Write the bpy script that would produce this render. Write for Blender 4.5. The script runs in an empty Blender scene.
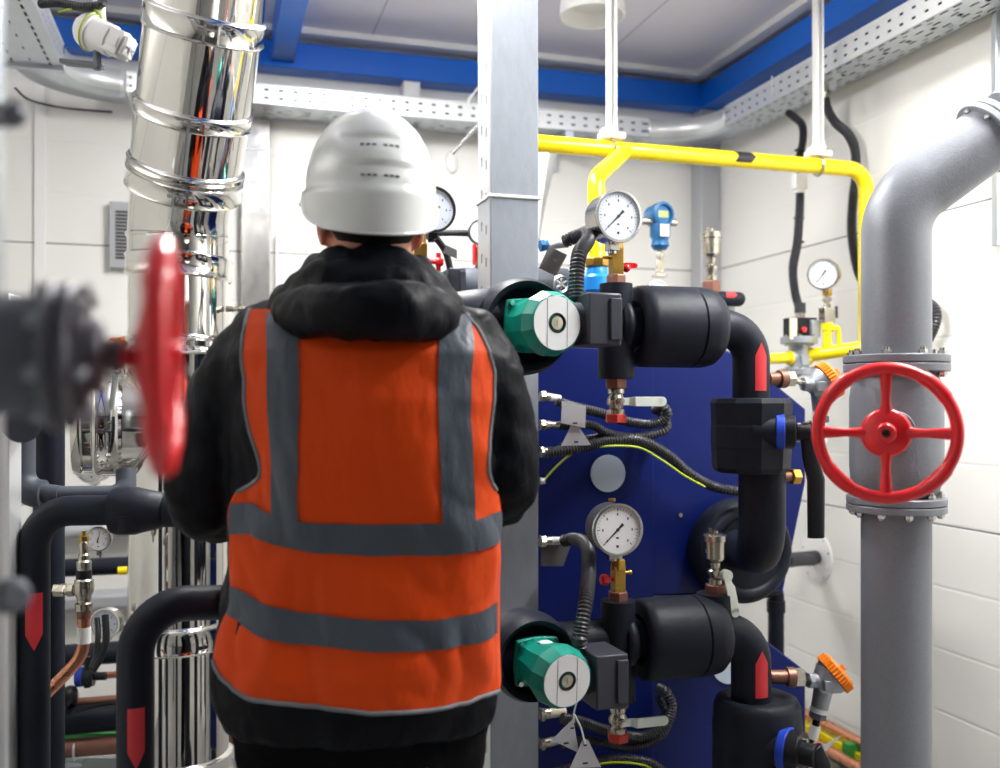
import bpy, math, random
from mathutils import Vector, Matrix, noise
V = Vector
PI = math.pi
rnd = random.Random(7)
sc = bpy.context.scene
COL = sc.collection
F, HZ, CAMZ = 955.0, 400.0, 1.34

# ------------------------------------------------------------------ placing
def P(px, py, d):
    return V(((px - 500) / F * d, d, CAMZ + (HZ - py) / F * d))
CX, CY = 0.99, 4.5                       # the room's far right corner
EV = V((.958, .286, 0)).normalized()     # along the back wall, to the right
NV = V((.286, -.958, 0)).normalized()    # out of the back wall, towards the viewer
UP = V((0, 0, 1))
def R(a, b, z):                          # a: left of the corner, b: out of the back wall
    return V((CX, CY, 0)) - EV * a + NV * b + V((0, 0, z))
def W(px, py, b):                        # where a sight line meets the plane b metres off the back wall
    u = (px - 500) / F
    ray = V((u, 1, (HZ - py) / F))
    o = V((0, 0, CAMZ)); p0 = R(0, b, 0)
    t = (p0 - o).dot(NV) / ray.dot(NV)
    return o + ray * t
def WR(px, py, a):                       # same for a plane a metres off the right wall
    u = (px - 500) / F
    ray = V((u, 1, (HZ - py) / F))
    o = V((0, 0, CAMZ)); p0 = R(a, 0, 0)
    t = (p0 - o).dot(EV) / ray.dot(EV)
    return o + ray * t

# ------------------------------------------------------------------ materials
def lin(c):
    return tuple(((x / 255) / 12.92 if x / 255 <= .04045 else (((x / 255) + .055) / 1.055) ** 2.4) for x in c)
def mat(name, rgb, rough=.5, metal=0, nscale=20, namt=.12, bump=0, bscale=60, stretch=None, emit=None, estr=0, coat=0, rvar=.08, srgb=True, detail=4, sheen=0, bdist=.002):
    m = bpy.data.materials.new(name); m.use_nodes = True
    nt = m.node_tree; N = nt.nodes; L = nt.links
    b = N['Principled BSDF']
    c = lin(rgb) if srgb else rgb
    tc = N.new('ShaderNodeTexCoord'); mp = N.new('ShaderNodeMapping')
    L.new(tc.outputs['Object'], mp.inputs[0])
    if stretch: mp.inputs['Scale'].default_value = stretch
    nz = N.new('ShaderNodeTexNoise'); nz.inputs['Scale'].default_value = nscale; nz.inputs['Detail'].default_value = detail
    L.new(mp.outputs[0], nz.inputs['Vector'])
    mx = N.new('ShaderNodeMix'); mx.data_type = 'RGBA'
    mx.inputs[6].default_value = tuple(max(0, x * (1 - namt)) for x in c) + (1,)
    mx.inputs[7].default_value = tuple(min(1, x * (1 + namt)) for x in c) + (1,)
    L.new(nz.outputs[0], mx.inputs[0]); L.new(mx.outputs[2], b.inputs['Base Color'])
    mr = N.new('ShaderNodeMapRange'); mr.inputs['To Min'].default_value = max(0.02, rough - rvar); mr.inputs['To Max'].default_value = min(1, rough + rvar)
    L.new(nz.outputs[0], mr.inputs[0]); L.new(mr.outputs[0], b.inputs['Roughness'])
    b.inputs['Metallic'].default_value = metal
    if coat: b.inputs['Coat Weight'].default_value = coat; b.inputs['Coat Roughness'].default_value = .15
    if sheen: b.inputs['Sheen Weight'].default_value = sheen
    if bump:
        n2 = N.new('ShaderNodeTexNoise'); n2.inputs['Scale'].default_value = bscale; n2.inputs['Detail'].default_value = 5
        L.new(mp.outputs[0], n2.inputs['Vector'])
        bp = N.new('ShaderNodeBump'); bp.inputs['Strength'].default_value = bump; bp.inputs['Distance'].default_value = bdist
        L.new(n2.outputs[0], bp.inputs['Height']); L.new(bp.outputs[0], b.inputs['Normal'])
    if emit:
        b.inputs['Emission Color'].default_value = lin(emit) + (1,); b.inputs['Emission Strength'].default_value = estr
    return m
M = {}
def wall_mat(name, rgb, seams, zmod=.2, vseam=None):
    m = mat(name, rgb, .42, 0, 3, .025)
    nt = m.node_tree; N = nt.nodes; L = nt.links; b = N['Principled BSDF']
    tc = N.new('ShaderNodeTexCoord'); sp = N.new('ShaderNodeSeparateXYZ'); L.new(tc.outputs['Object'], sp.inputs[0])
    def mth(op, a, c=None, d=None):
        n = N.new('ShaderNodeMath'); n.operation = op
        for i, x in enumerate((a, c, d)):
            if x is None: continue
            if isinstance(x, (int, float)): n.inputs[i].default_value = x
            else: L.new(x, n.inputs[i])
        return n.outputs[0]
    z = sp.outputs[2]
    prof = mth('PINGPONG', mth('ADD', z, .06), zmod / 2)            # shallow rolled profile every 0.2 m
    h = mth('SMOOTH_MIN', prof, .007, .003)
    wob = N.new('ShaderNodeTexNoise'); wob.inputs['Scale'].default_value = 2.5; L.new(tc.outputs['Object'], wob.inputs['Vector'])
    h2 = mth('ADD', h, mth('MULTIPLY', wob.outputs[0], .02))
    bp = N.new('ShaderNodeBump'); bp.inputs['Strength'].default_value = .3; bp.inputs['Distance'].default_value = .5
    L.new(h2, bp.inputs['Height']); L.new(bp.outputs[0], b.inputs['Normal'])
    tot = None
    for s in seams:
        d = mth('LESS_THAN', mth('ABSOLUTE', mth('SUBTRACT', z, s)), .0022)
        tot = d if tot is None else mth('MAXIMUM', tot, d)
    if vseam:
        d = mth('LESS_THAN', mth('ABSOLUTE', mth('SUBTRACT', mth('PINGPONG', sp.outputs[0], vseam), 0.01)), .0015)
        tot = mth('MAXIMUM', tot, d)
    mx = N.new('ShaderNodeMix'); mx.data_type = 'RGBA'
    old = b.inputs['Base Color'].links[0].from_socket
    L.new(tot, mx.inputs[0]); L.new(old, mx.inputs[6]); mx.inputs[7].default_value = (.05, .05, .05, 1)
    L.new(mx.outputs[2], b.inputs['Base Color'])
    return m
M['wall'] = wall_mat('white_panel', (236, 235, 230), (.94, 1.945))
M['far'] = mat('darkened_front_wall', (96, 98, 100), .6)  # unseen wall behind the viewer, darkened to cut its bounce light
M['ceil'] = mat('ceiling_panel', (232, 230, 240), .5, 0, 2, .02)
M['floor'] = mat('floor_paint', (150, 150, 148), .35, 0, 4, .1, .2, 30)
M['white'] = mat('white_enamel', (238, 238, 236), .35, 0, 12, .02)
M['blue_beam'] = mat('blue_paint', (0, 104, 214), .38, 0, 12, .05)
M['galv'] = mat('galvanised', (196, 202, 208), .32, .85, 14, .10, .15, 90)
M['galv_light'] = mat('galvanised_light', (226, 229, 230), .38, .55, 20, .05)
M['zinc'] = mat('zinc_spangle', (136, 142, 150), .62, .2, 60, .16, .3, 220, stretch=(1, 1, .35))
M['colgrey'] = mat('grey_trim', (176, 178, 182), .4, .2, 10, .03)
M['steel'] = mat('polished_steel', (228, 226, 220), .06, 1, 3, .03, .07, 3.0, stretch=(1.0, 1.0, .35), rvar=.03, bdist=.006)
M['steel2'] = mat('brushed_steel', (205, 204, 200), .22, 1, 30, .06)
M['nickel'] = mat('nickel', (196, 190, 176), .26, 1, 30, .08, .1, 200)
M['brass'] = mat('brass', (196, 156, 76), .3, 1, 40, .1, .1, 150)
M['bronze'] = mat('bronze', (138, 98, 84), .42, .7, 40, .12, .15, 150)
M['copper'] = mat('copper', (205, 140, 110), .28, .9, 20, .12)
M['foam'] = mat('black_foam', (27, 31, 42), .48, 0, 8, .14, .35, 26, bdist=.004)
M['foamg'] = mat('grey_foam', (78, 83, 92), .5, 0, 8, .12, .3, 26, bdist=.004)
M['blackp'] = mat('black_plastic', (24, 25, 29), .35, 0, 30, .1)
M['darkbox'] = mat('dark_plastic', (58, 60, 70), .42, 0, 30, .06)
M['hose'] = mat('corrugated_hose', (52, 52, 56), .32, 0, 30, .1)
M['bluehx'] = mat('dark_blue_enamel', (9, 26, 92), .36, 0, 5, .08, .06, 8)
M['green'] = mat('teal_cast', (0, 138, 120), .36, 0, 40, .08, .15, 120)
M['label'] = mat('label_white', (224, 226, 226), .4, 0, 10, .02)
M['labelb'] = mat('pale_disc', (190, 205, 220), .35, 0, 10, .03)
M['yellow'] = mat('yellow_paint', (250, 222, 10), .28, 0, 8, .03, coat=.3)
M['gblue'] = mat('bright_blue_paint', (32, 140, 226), .35, 0, 20, .05)
M['tblue'] = mat('instrument_blue', (38, 106, 158), .35, 0, 20, .05)
M['nblue'] = mat('blue_ring', (24, 66, 190), .35, 0, 20, .05)
M['red'] = mat('red_enamel', (230, 26, 36), .3, 0, 12, .07, .12, 60, coat=.35)
M['redl'] = mat('red_label', (206, 48, 56), .45, 0, 10, .04)
M['redn'] = mat('red_nut', (200, 56, 40), .4, 0, 30, .08)
M['grey'] = mat('grey_hammered', (134, 138, 145), .42, .15, 160, .13, .3, 260)
M['greyd'] = mat('grey_cast', (92, 97, 106), .5, .1, 60, .1, .3, 120)
M['orangec'] = mat('orange_cap', (240, 128, 20), .4, 0, 20, .05)
M['castal'] = mat('cast_aluminium', (166, 172, 178), .38, .6, 30, .06)
M['dial'] = mat('dial_white', (246, 248, 250), .5, 0, 10, .01)
M['diall'] = mat('dial_blueish', (226, 234, 246), .5, 0, 10, .01)
M['ink'] = mat('ink_black', (22, 22, 24), .5, 0, 10, .02)
M['lcd'] = mat('lcd', (176, 186, 120), .3, 0, 10, .03)
M['wiregy'] = mat('yellow_green_wire', (186, 206, 40), .4, 0, 10, .1)
M['tag'] = mat('tag_grey', (190, 190, 194), .4, .3, 10, .03)
M['tagd'] = mat('tag_dark', (110, 108, 108), .45, .3, 10, .03)
M['grn'] = mat('green_band', (40, 140, 60), .4)
M['cream'] = mat('cream_plastic', (228, 216, 190), .4)
M['offwhite'] = mat('white_lever', (226, 234, 222), .35)
# person
def cloth(name, rgb, rough, amt, sheen=.0, wscale=6, coat=0):
    m = mat(name, rgb, rough, 0, 4, .06, .9, wscale, stretch=(1, 1, .45), sheen=sheen, bdist=.02, coat=coat)
    return m
M['vest'] = cloth('orange_fabric', (214, 68, 0), .62, .1, .05, 7)
M['refl'] = cloth('reflective_tape', (72, 80, 90), .4, .1, 0, 9)
M['pipe_edge'] = mat('grey_binding', (112, 115, 120), .6, 0, 50, .1)
M['jacket'] = cloth('black_navy_fabric', (9, 12, 19), .5, .1, .0, 9)
M['trouser'] = cloth('black_fabric', (10, 10, 12), .8, .1, 0, 7)
M['boot'] = mat('black_leather', (20, 18, 16), .45)
M['skin'] = mat('skin', (206, 142, 116), .5, 0, 30, .08); M['skin'].node_tree.nodes['Principled BSDF'].inputs['Subsurface Weight'].default_value = .1
M['hair'] = mat('dark_hair', (24, 20, 18), .6, 0, 90, .4, .6, 160)
M['hat'] = mat('white_hard_hat', (226, 230, 228), .22, 0, 10, .02, coat=.6)
M['lamp'] = mat('lamp_diffuser', (255, 255, 255), .5, emit=(255, 252, 246), estr=24)
for k_, v_ in (('foam', .22), ('foamg', .3), ('jacket', .12), ('trouser', .08), ('vest', .2), ('refl', .3), ('blackp', .3), ('darkbox', .35), ('hose', .4), ('bluehx', .25), ('hair', .2)):
    M[k_].node_tree.nodes['Principled BSDF'].inputs['Specular IOR Level'].default_value = v_
def glassmat():
    m = bpy.data.materials.new('clear_glass'); m.use_nodes = True
    nt = m.node_tree; N = nt.nodes; L = nt.links; N.remove(N['Principled BSDF'])
    tr = N.new('ShaderNodeBsdfTransparent'); gl = N.new('ShaderNodeBsdfGlossy'); gl.inputs['Roughness'].default_value = .03
    nz = N.new('ShaderNodeTexNoise'); nz.inputs['Scale'].default_value = 6
    mr = N.new('ShaderNodeMapRange'); mr.inputs['To Min'].default_value = .95; mr.inputs['To Max'].default_value = 1
    L.new(nz.outputs[0], mr.inputs[0]); L.new(mr.outputs[0], tr.inputs[0])
    mx = N.new('ShaderNodeMixShader'); mx.inputs[0].default_value = .05; L.new(tr.outputs[0], mx.inputs[1]); L.new(gl.outputs[0], mx.inputs[2])
    L.new(mx.outputs[0], N['Material Output'].inputs[0])
    return m
M['glass'] = glassmat()

# ------------------------------------------------------------------ mesh builder
def frame(o, z, x=None):
    z = V(z).normalized()
    if x is None: x = V((0, 0, 1)) if abs(z.z) < .9 else V((1, 0, 0))
    x = V(x); x = (x - z * x.dot(z)).normalized(); y = z.cross(x)
    m = Matrix((x, y, z)).transposed().to_4x4(); m.translation = V(o)
    return m
def fillet(pts, r, n=8):
    pts = [V(p) for p in pts]; out = [pts[0]]
    for i in range(1, len(pts) - 1):
        a, b, c = pts[i - 1], pts[i], pts[i + 1]
        u = (a - b); w = (c - b); rr = r[i - 1] if isinstance(r, (list, tuple)) else r
        ang = u.angle(w)
        t = min(rr / math.tan(ang / 2), u.length * .49 if i > 1 else u.length * .95, w.length * .49 if i < len(pts) - 2 else w.length * .95)
        rr = t * math.tan(ang / 2)
        un, wn = u.normalized(), w.normalized()
        p0, p1 = b + un * t, b + wn * t
        bis = (un + wn).normalized(); cen = b + bis * (rr / math.sin(ang / 2))
        v0, v1 = p0 - cen, p1 - cen
        th = v0.angle(v1)
        for k in range(n + 1):
            f = k / n
            q = (v0 * math.sin((1 - f) * th) + v1 * math.sin(f * th)) / math.sin(th)
            out.append(cen + q)
    out.append(pts[-1]); return out
def spline(pts, n=8):
    pts = [V(p) for p in pts]; q = [pts[0] * 2 - pts[1]] + pts + [pts[-1] * 2 - pts[-2]]; out = []
    for i in range(1, len(q) - 2):
        a, b, c, d = q[i - 1:i + 3]
        for k in range(n):
            t = k / n
            out.append(.5 * ((2 * b) + (c - a) * t + (2 * a - 5 * b + 4 * c - d) * t * t + (3 * b - a - 3 * c + d) * t ** 3))
    out.append(pts[-1]); return out
class MB:
    def __init__(s, M0=None): s.v = []; s.f = []; s.m = []; s.M = M0 or Matrix()
    def add(s, vs, fs, mi=0):
        b = len(s.v); s.v += [s.M @ V(p) for p in vs]; s.f += [tuple(b + i for i in f) for f in fs]; s.m += [mi] * len(fs); return s
    def box(s, c, size, mi=0, X=None, Z=None):
        c = V(c); sx, sy, sz = [q / 2 for q in size]
        if X is not None:
            x = V(X).normalized(); z = V(Z if Z is not None else UP).normalized(); y = z.cross(x)
        else: x, y, z = V((1, 0, 0)), V((0, 1, 0)), V((0, 0, 1))
        vs = [c + x * a * sx + y * b * sy + z * d * sz for a in (-1, 1) for b in (-1, 1) for d in (-1, 1)]
        return s.add(vs, [(0, 1, 3, 2), (4, 6, 7, 5), (0, 4, 5, 1), (2, 3, 7, 6), (0, 2, 6, 4), (1, 5, 7, 3)], mi)
    def tube(s, pts, r, n=16, mi=0, caps=True, closed=False, flat=1, upv=None):
        pts = [V(p) for p in pts]; k = len(pts); rs = r if isinstance(r, (list, tuple)) else [r] * k
        vs = []; fs = []; prev = None
        for i, p in enumerate(pts):
            if closed: t = pts[(i + 1) % k] - pts[i - 1]
            else: t = (pts[min(i + 1, k - 1)] - pts[max(i - 1, 0)])
            t = t.normalized()
            if prev is None:
                a = V(upv) if upv is not None else (V((0, 0, 1)) if abs(t.z) < .9 else V((1, 0, 0)))
            else: a = prev
            x = (a - t * a.dot(t)).normalized(); prev = x; y = t.cross(x)
            for j in range(n):
                an = 2 * PI * j / n; vs.append(p + x * (math.cos(an) * rs[i]) + y * (math.sin(an) * rs[i] * flat))
        for i in range(k if closed else k - 1):
            i2 = (i + 1) % k
            for j in range(n):
                j2 = (j + 1) % n; fs.append((i * n + j, i * n + j2, i2 * n + j2, i2 * n + j))
        if caps and not closed:
            fs.append(tuple(range(n - 1, -1, -1))); fs.append(tuple((k - 1) * n + j for j in range(n)))
        return s.add(vs, fs, mi)
    def lathe(s, prof, o, ax, n=32, mi=0, x=None, mis=None, sx=1):
        fr = frame(o, ax, x); vs = []; fs = []; idx = []; ms = []
        for (r, h) in prof:
            if r < 1e-6: idx.append([len(vs)]); vs.append(fr @ V((0, 0, h)))
            else:
                idx.append(list(range(len(vs), len(vs) + n)))
                for j in range(n):
                    an = 2 * PI * (j + .5) / n; vs.append(fr @ V((math.cos(an) * r, math.sin(an) * r * sx, h)))
        for i in range(len(prof) - 1):
            A, B = idx[i], idx[i + 1]; mm = mis[i] if mis else mi
            if len(A) == 1 and len(B) == 1: continue
            for j in range(n):
                j2 = (j + 1) % n
                if len(A) == 1: fs.append((A[0], B[j], B[j2]))
                elif len(B) == 1: fs.append((A[j], A[j2], B[0]))
                else: fs.append((A[j], A[j2], B[j2], B[j]))
                ms.append(mm)
        s.add(vs, fs, 0); s.m[-len(fs):] = ms; return s
    def cyl(s, a, b, r, r2=None, n=24, mi=0, ch=0):
        a, b = V(a), V(b); h = (b - a).length; r2 = r if r2 is None else r2
        pr = [(0, 0), (r - ch, 0)] + ([(r, ch), (r2, h - ch)] if ch else [(r2, h)]) + ([(r2 - ch, h)] if ch else []) + [(0, h)]
        if not ch: pr = [(0, 0), (r, 0), (r2, h), (0, h)]
        return s.lathe(pr, a, b - a, n, mi)
    def hexn(s, a, b, r, mi=0):
        h = (V(b) - V(a)).length; c = r * .08
        return s.lathe([(0, 0), (r - c, 0), (r, c), (r, h - c), (r - c, h), (0, h)], a, V(b) - V(a), 6, mi)
    def ball(s, c, r, n=16, mi=0, sc_=(1, 1, 1)):
        vs = []; fs = []; m = n // 2
        for i in range(m + 1):
            th = PI * i / m
            for j in range(n):
                ph = 2 * PI * j / n
                vs.append(V(c) + V((math.sin(th) * math.cos(ph) * r * sc_[0], math.sin(th) * math.sin(ph) * r * sc_[1], math.cos(th) * r * sc_[2])))
        for i in range(m):
            for j in range(n):
                j2 = (j + 1) % n; fs.append((i * n + j, (i + 1) * n + j, (i + 1) * n + j2, i * n + j2))
        return s.add(vs, fs, mi)
    def torus(s, o, ax, R_, r, n=48, m=12, mi=0):
        fr = frame(o, ax); pts = [fr @ V((math.cos(2 * PI * i / n) * R_, math.sin(2 * PI * i / n) * R_, 0)) for i in range(n)]
        return s.tube(pts, r, m, mi, closed=True, upv=ax)
    def prism(s, poly, fr, h0, h1, mi=0):
        n = len(poly); vs = [fr @ V((x, y, h0)) for x, y in poly] + [fr @ V((x, y, h1)) for x, y in poly]
        fs = [tuple(range(n - 1, -1, -1)), tuple(range(n, 2 * n))] + [(i, (i + 1) % n, n + (i + 1) % n, n + i) for i in range(n)]
        return s.add(vs, fs, mi)
    def grid(s, fn, nu, nv, mi=0):
        vs = [fn(i / nu, j / nv) for j in range(nv + 1) for i in range(nu + 1)]; w = nu + 1
        return s.add(vs, [(j * w + i, j * w + i + 1, (j + 1) * w + i + 1, (j + 1) * w + i) for j in range(nv) for i in range(nu)], mi)
    def hose(s, pts, r, pitch=.007, n=12, mi=0, amp=.1):
        pts = spline(pts, 10); L = [0]
        for i in range(1, len(pts)): L.append(L[-1] + (pts[i] - pts[i - 1]).length)
        k = max(4, int(L[-1] / (pitch / 2))); out = []; rs = []; j = 0
        for i in range(k + 1):
            d = L[-1] * i / k
            while j < len(L) - 2 and L[j + 1] < d: j += 1
            f = (d - L[j]) / max(1e-9, L[j + 1] - L[j]); out.append(pts[j].lerp(pts[j + 1], f)); rs.append(r * (1 + (amp if i % 2 else -amp)))
        return s.tube(out, rs, n, mi)
    def build(s, name, mats, parent=None, ang=38, bevel=0, seg=2, sub=0, solid=0, remesh=0, smooth_it=0):
        me = bpy.data.meshes.new(name)
        if parent is None:
            xs = [p.x for p in s.v]; ys = [p.y for p in s.v]; zs = [p.z for p in s.v]
            loc = V(((min(xs) + max(xs)) / 2, (min(ys) + max(ys)) / 2, min(zs)))
        else:
            r_ = parent
            while r_.parent: r_ = r_.parent
            loc = r_.location.copy()
            if parent.parent is not None: pass
        me.from_pydata([p - loc for p in s.v], [], s.f); me.validate()
        mats = mats if isinstance(mats, (list, tuple)) else [mats]
        for m_ in mats: me.materials.append(M[m_] if isinstance(m_, str) else m_)
        if len(me.polygons) == len(s.m): me.polygons.foreach_set('material_index', s.m)
        import bmesh
        bm = bmesh.new(); bm.from_mesh(me); bmesh.ops.recalc_face_normals(bm, faces=bm.faces); bm.to_mesh(me); bm.free()
        me.polygons.foreach_set('use_smooth', [bool(ang)] * len(me.polygons))
        if ang: me.set_sharp_from_angle(angle=math.radians(ang))
        o = bpy.data.objects.new(name, me); COL.objects.link(o)
        if parent is None: o.location = loc
        else: o.parent = parent
        if remesh:
            md = o.modifiers.new('r', 'REMESH'); md.mode = 'VOXEL'; md.voxel_size = remesh; md.use_smooth_shade = True
        if smooth_it:
            md = o.modifiers.new('s', 'SMOOTH'); md.factor = .5; md.iterations = smooth_it
        if bevel:
            md = o.modifiers.new('b', 'BEVEL'); md.width = bevel; md.segments = seg; md.limit_method = 'ANGLE'; md.angle_limit = math.radians(40); md.harden_normals = False
        if sub:
            md = o.modifiers.new('u', 'SUBSURF'); md.levels = sub; md.render_levels = sub
        if solid:
            md = o.modifiers.new('t', 'SOLIDIFY'); md.thickness = solid; md.offset = 0
        return o
def T(name, label, cat, loc, group=None):
    o = bpy.data.objects.new(name, None); COL.objects.link(o); o.location = V(loc); o.empty_display_size = .05
    o['label'] = label; o['category'] = cat
    if group: o['group'] = group
    return o
def tag(o, label, cat, group=None):
    o['label'] = label; o['category'] = cat
    if group: o['group'] = group
    return o
def struct(o): o['kind'] = 'structure'; return o
# ------------------------------------------------------------------ the room
CEIL = 2.83; RW, RL = 3.6, 7.0
def slab(name, c0, c1, z0, z1, mt, bevel=0):   # box between two (a,b) room corners
    (a0, b0), (a1, b1) = c0, c1
    mb = MB(); c = R((a0 + a1) / 2, (b0 + b1) / 2, (z0 + z1) / 2)
    mb.box(c, (abs(a1 - a0), abs(b1 - b0), z1 - z0), X=EV)
    return mb, mt
def rslab(name, c0, c1, z0, z1, mt, parent=None, **k):
    mb, mt = slab(name, c0, c1, z0, z1, mt); return mb.build(name, mt, parent, **k)
def wall_slab(name, c0, c1, z0, z1):
    o = rslab(name, c0, c1, 0, 1, 'wall')
    # put the wall's own frame along its length so the seams follow it
    return o
struct(rslab('wall_back', (-.1, -.1), (RW + .1, 0), 0, CEIL, 'wall'))
struct(rslab('wall_right', (-.1, 0), (0, RL), 0, CEIL, 'wall'))
struct(rslab('wall_left', (RW, 0), (RW + .1, RL), 0, CEIL, 'wall'))
struct(rslab('wall_front', (-.1, RL), (RW + .1, RL + .1), 0, CEIL, 'far'))
struct(rslab('floor', (-.1, -.1), (RW + .1, RL + .1), -.1, 0, 'floor'))
struct(rslab('ceiling', (-.1, -.1), (RW + .1, RL + .1), CEIL, CEIL + .1, 'ceil'))
# thin joint strips of the ceiling panels
mb = MB()
for a in (.62, 1.12, 1.62, 2.35, 2.85):
    mb.box(R(a, RL / 2, CEIL - .0007), (.004, RL - .3, .0014), X=EV)
struct(mb.build('trim_1', 'colgrey'))
# pale angle between ceiling and beams
mb = MB()
mb.box(R(RW / 2, .125, CEIL - .012), (RW, .05, .024), X=EV); mb.box(R(.125, RL / 2, CEIL - .0125), (.05, RL, .025), X=EV)
struct(mb.build('trim_2', 'white'))
# blue steel beams
BT, BB = CEIL - .045, 2.678
struct(rslab('beam', (0.101, 0.003), (RW - .003, .1), BB, BT, 'blue_beam', bevel=.004))
struct(rslab('beam', (0.003, 0.003), (.1, RL - .003), BB, BT, 'blue_beam', bevel=.004))
struct(rslab('beam', (1.93, .102), (2.02, RL - .003), BB + .02, CEIL - .002, 'blue_beam', bevel=.004))
struct(rslab('trim_3', (0.001, 0.001), (.1, .1), 0, BB - .002, 'colgrey', bevel=.006))
struct(rslab('trim_4', (1.41, 0.001), (1.48, .09), 0, BB - .002, 'white', bevel=.003))
struct(rslab('trim_5', (2.86, 0.001), (2.90, .012), 0, BB - .002, 'white', bevel=.002))

# ------------------------------------------------------------------ perforated steel
def perf(mb, fn, L, Wd, rows, mi=0):
    rows = sorted(rows); v = 0
    def quad(u0, u1, v0, v1):
        n = max(1, int((u1 - u0) / .12)) 
        for i in range(n):
            a = u0 + (u1 - u0) * i / n; b = u0 + (u1 - u0) * (i + 1) / n
            mb.add([fn(a, v0), fn(b, v0), fn(b, v1), fn(a, v1)], [(0, 1, 2, 3)], mi)
    for (vc, sl, sh, pitch, ph) in rows:
        a, b = vc - sh / 2, vc + sh / 2
        if a > v + 1e-5: quad(0, L, v, a)
        u = ph; last = 0
        while u + sl / 2 < L:
            if u - sl / 2 > last: quad(last, u - sl / 2, a, b)
            last = u + sl / 2; u += pitch
        quad(last, L, a, b); v = b
    if v < Wd - 1e-5: quad(0, L, v, Wd)
BOT = lambda w: [(w * .09, .034, .008, .055, .02), (w * .23, .024, .006, .11, .05), (w * .37, .034, .008, .075, .03), (w * .5, .02, .016, .11, .02),
                 (w * .63, .034, .008, .075, .03), (w * .77, .024, .006, .11, .05), (w * .91, .034, .008, .055, .02)]
def tray(name, label, o, D, S, L, w, h, inner, group=None):
    """cable tray: starts at o (inner bottom edge), runs along D, floor spreads along S, sides rise h"""
    t = T(name, label, 'cable tray', o, group); D = V(D).normalized(); S = V(S).normalized(); o = V(o)
    mb = MB(); perf(mb, lambda u, v: o + D * u + S * v, L, w, BOT(w)); mb.build('tray_floor', 'galv', t, ang=0, solid=.002)
    mb = MB(); perf(mb, lambda u, v: o + D * u + UP * v, L, h, [(h * .3, .017, .0085, .055, .02), (h * .7, .017, .0085, .055, .02)])
    mb.tube([o + UP * h, o + D * L + UP * h], .0035, 8); mb.build('side_rail', 'galv_light', t, ang=0, solid=.0016)
    mb = MB(); q = o + S * w; perf(mb, lambda u, v: q + D * u + UP * v, L, h, [(h * .3, .017, .0085, .055, .02), (h * .7, .017, .0085, .055, .02)])
    mb.tube([q + UP * h, q + D * L + UP * h], .0035, 8); mb.build('side_rail', 'galv_light', t, ang=0, solid=.0016)
    # ribbed dark filler, added so the slots show the tray's shaded inside
    mb = MB(); n = max(6, int((w - .01) / .024)); hh = h * .9; prof = []
    for k in range(n):
        for a in range(5): prof.append((.004 + (w - .008) * (k + (a + .5) / 5) / n, hh - .012 * abs(math.cos(PI * (a + .5) / 5))))
    prof = [(.004, .004)] + prof + [(w - .004, .004)]
    vs = [o + D * u + S * x + UP * z for u in (.01, L - .01) for x, z in prof]; k = len(prof)
    mb.add(vs, [(i, (i + 1) % k, k + (i + 1) % k, k + i) for i in range(k)] + [tuple(range(k)), tuple(range(2 * k - 1, k - 1, -1))])
    cb_ = mb.build('dark_tray_fill', 'blackp', None, ang=60); tag(cb_, 'added dark ribbed filler inside the ' + inner, 'cable')
    return t
TZ0, TH = 2.483, .078
t = tray('cable_tray', 'long perforated galvanised cable tray running along the back wall under the blue beam', R(.43, .24, TZ0), -EV, -NV, 2.12, .19, TH, 'cable tray of the back wall')
for a in (.8, 1.56):                                       # wall brackets under the tray
    mb = MB(); mb.box(R(a, .125, TZ0 - .022), (.04, .25, .036), X=EV); mb.box(R(a, .02, TZ0 - .06), (.04, .03, .12), X=EV)
    tag(mb.build('tray_bracket', 'galv', bevel=.002), 'galvanised bracket under the back cable tray ' + ('right of the square post' if a < 1 else 'just right of the hard hat'), 'bracket')
t = tray('cable_tray', 'perforated galvanised cable tray climbing along the right wall to the top right corner', R(.19, .475, TZ0), NV, EV, 3.1, .145, TH + .004, 'cable tray of the right wall')
# corner bend
t = T('tray_bend', 'smooth curved galvanised corner piece joining the two cable trays at right', 'cable tray', R(.3, .35, TZ0))
cen = R(.43, .475, 0)
def bend_pt(f, r, z): 
    an = f * PI / 2; return cen + NV * (-math.cos(an) * r) + EV * (math.sin(an) * r) + UP * z
mb = MB(); mb.grid(lambda u, v: bend_pt(u, .235, TZ0 + v * TH), 20, 1); mb.build('side_rail', 'galv_light', t, solid=.002)
mb = MB(); mb.grid(lambda u, v: bend_pt(u, .235 + v * .19 - v * u * .045, TZ0), 20, 1); mb.build('tray_floor', 'galv', t, solid=.002)
for f in (-.13, 1.13):
    for z in (.02, .055):
        for k in (-.012, .012):
            p = (R(.43 + .02 + k, .24, TZ0 + z) if f < 0 else R(.19, .475 + .02 + k, TZ0 + z)); ax = NV if f < 0 else -EV
            mb = MB(); mb.cyl(p, p + ax * .005, .005, n=8); mb.build('bolt', 'steel2', t)
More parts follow.
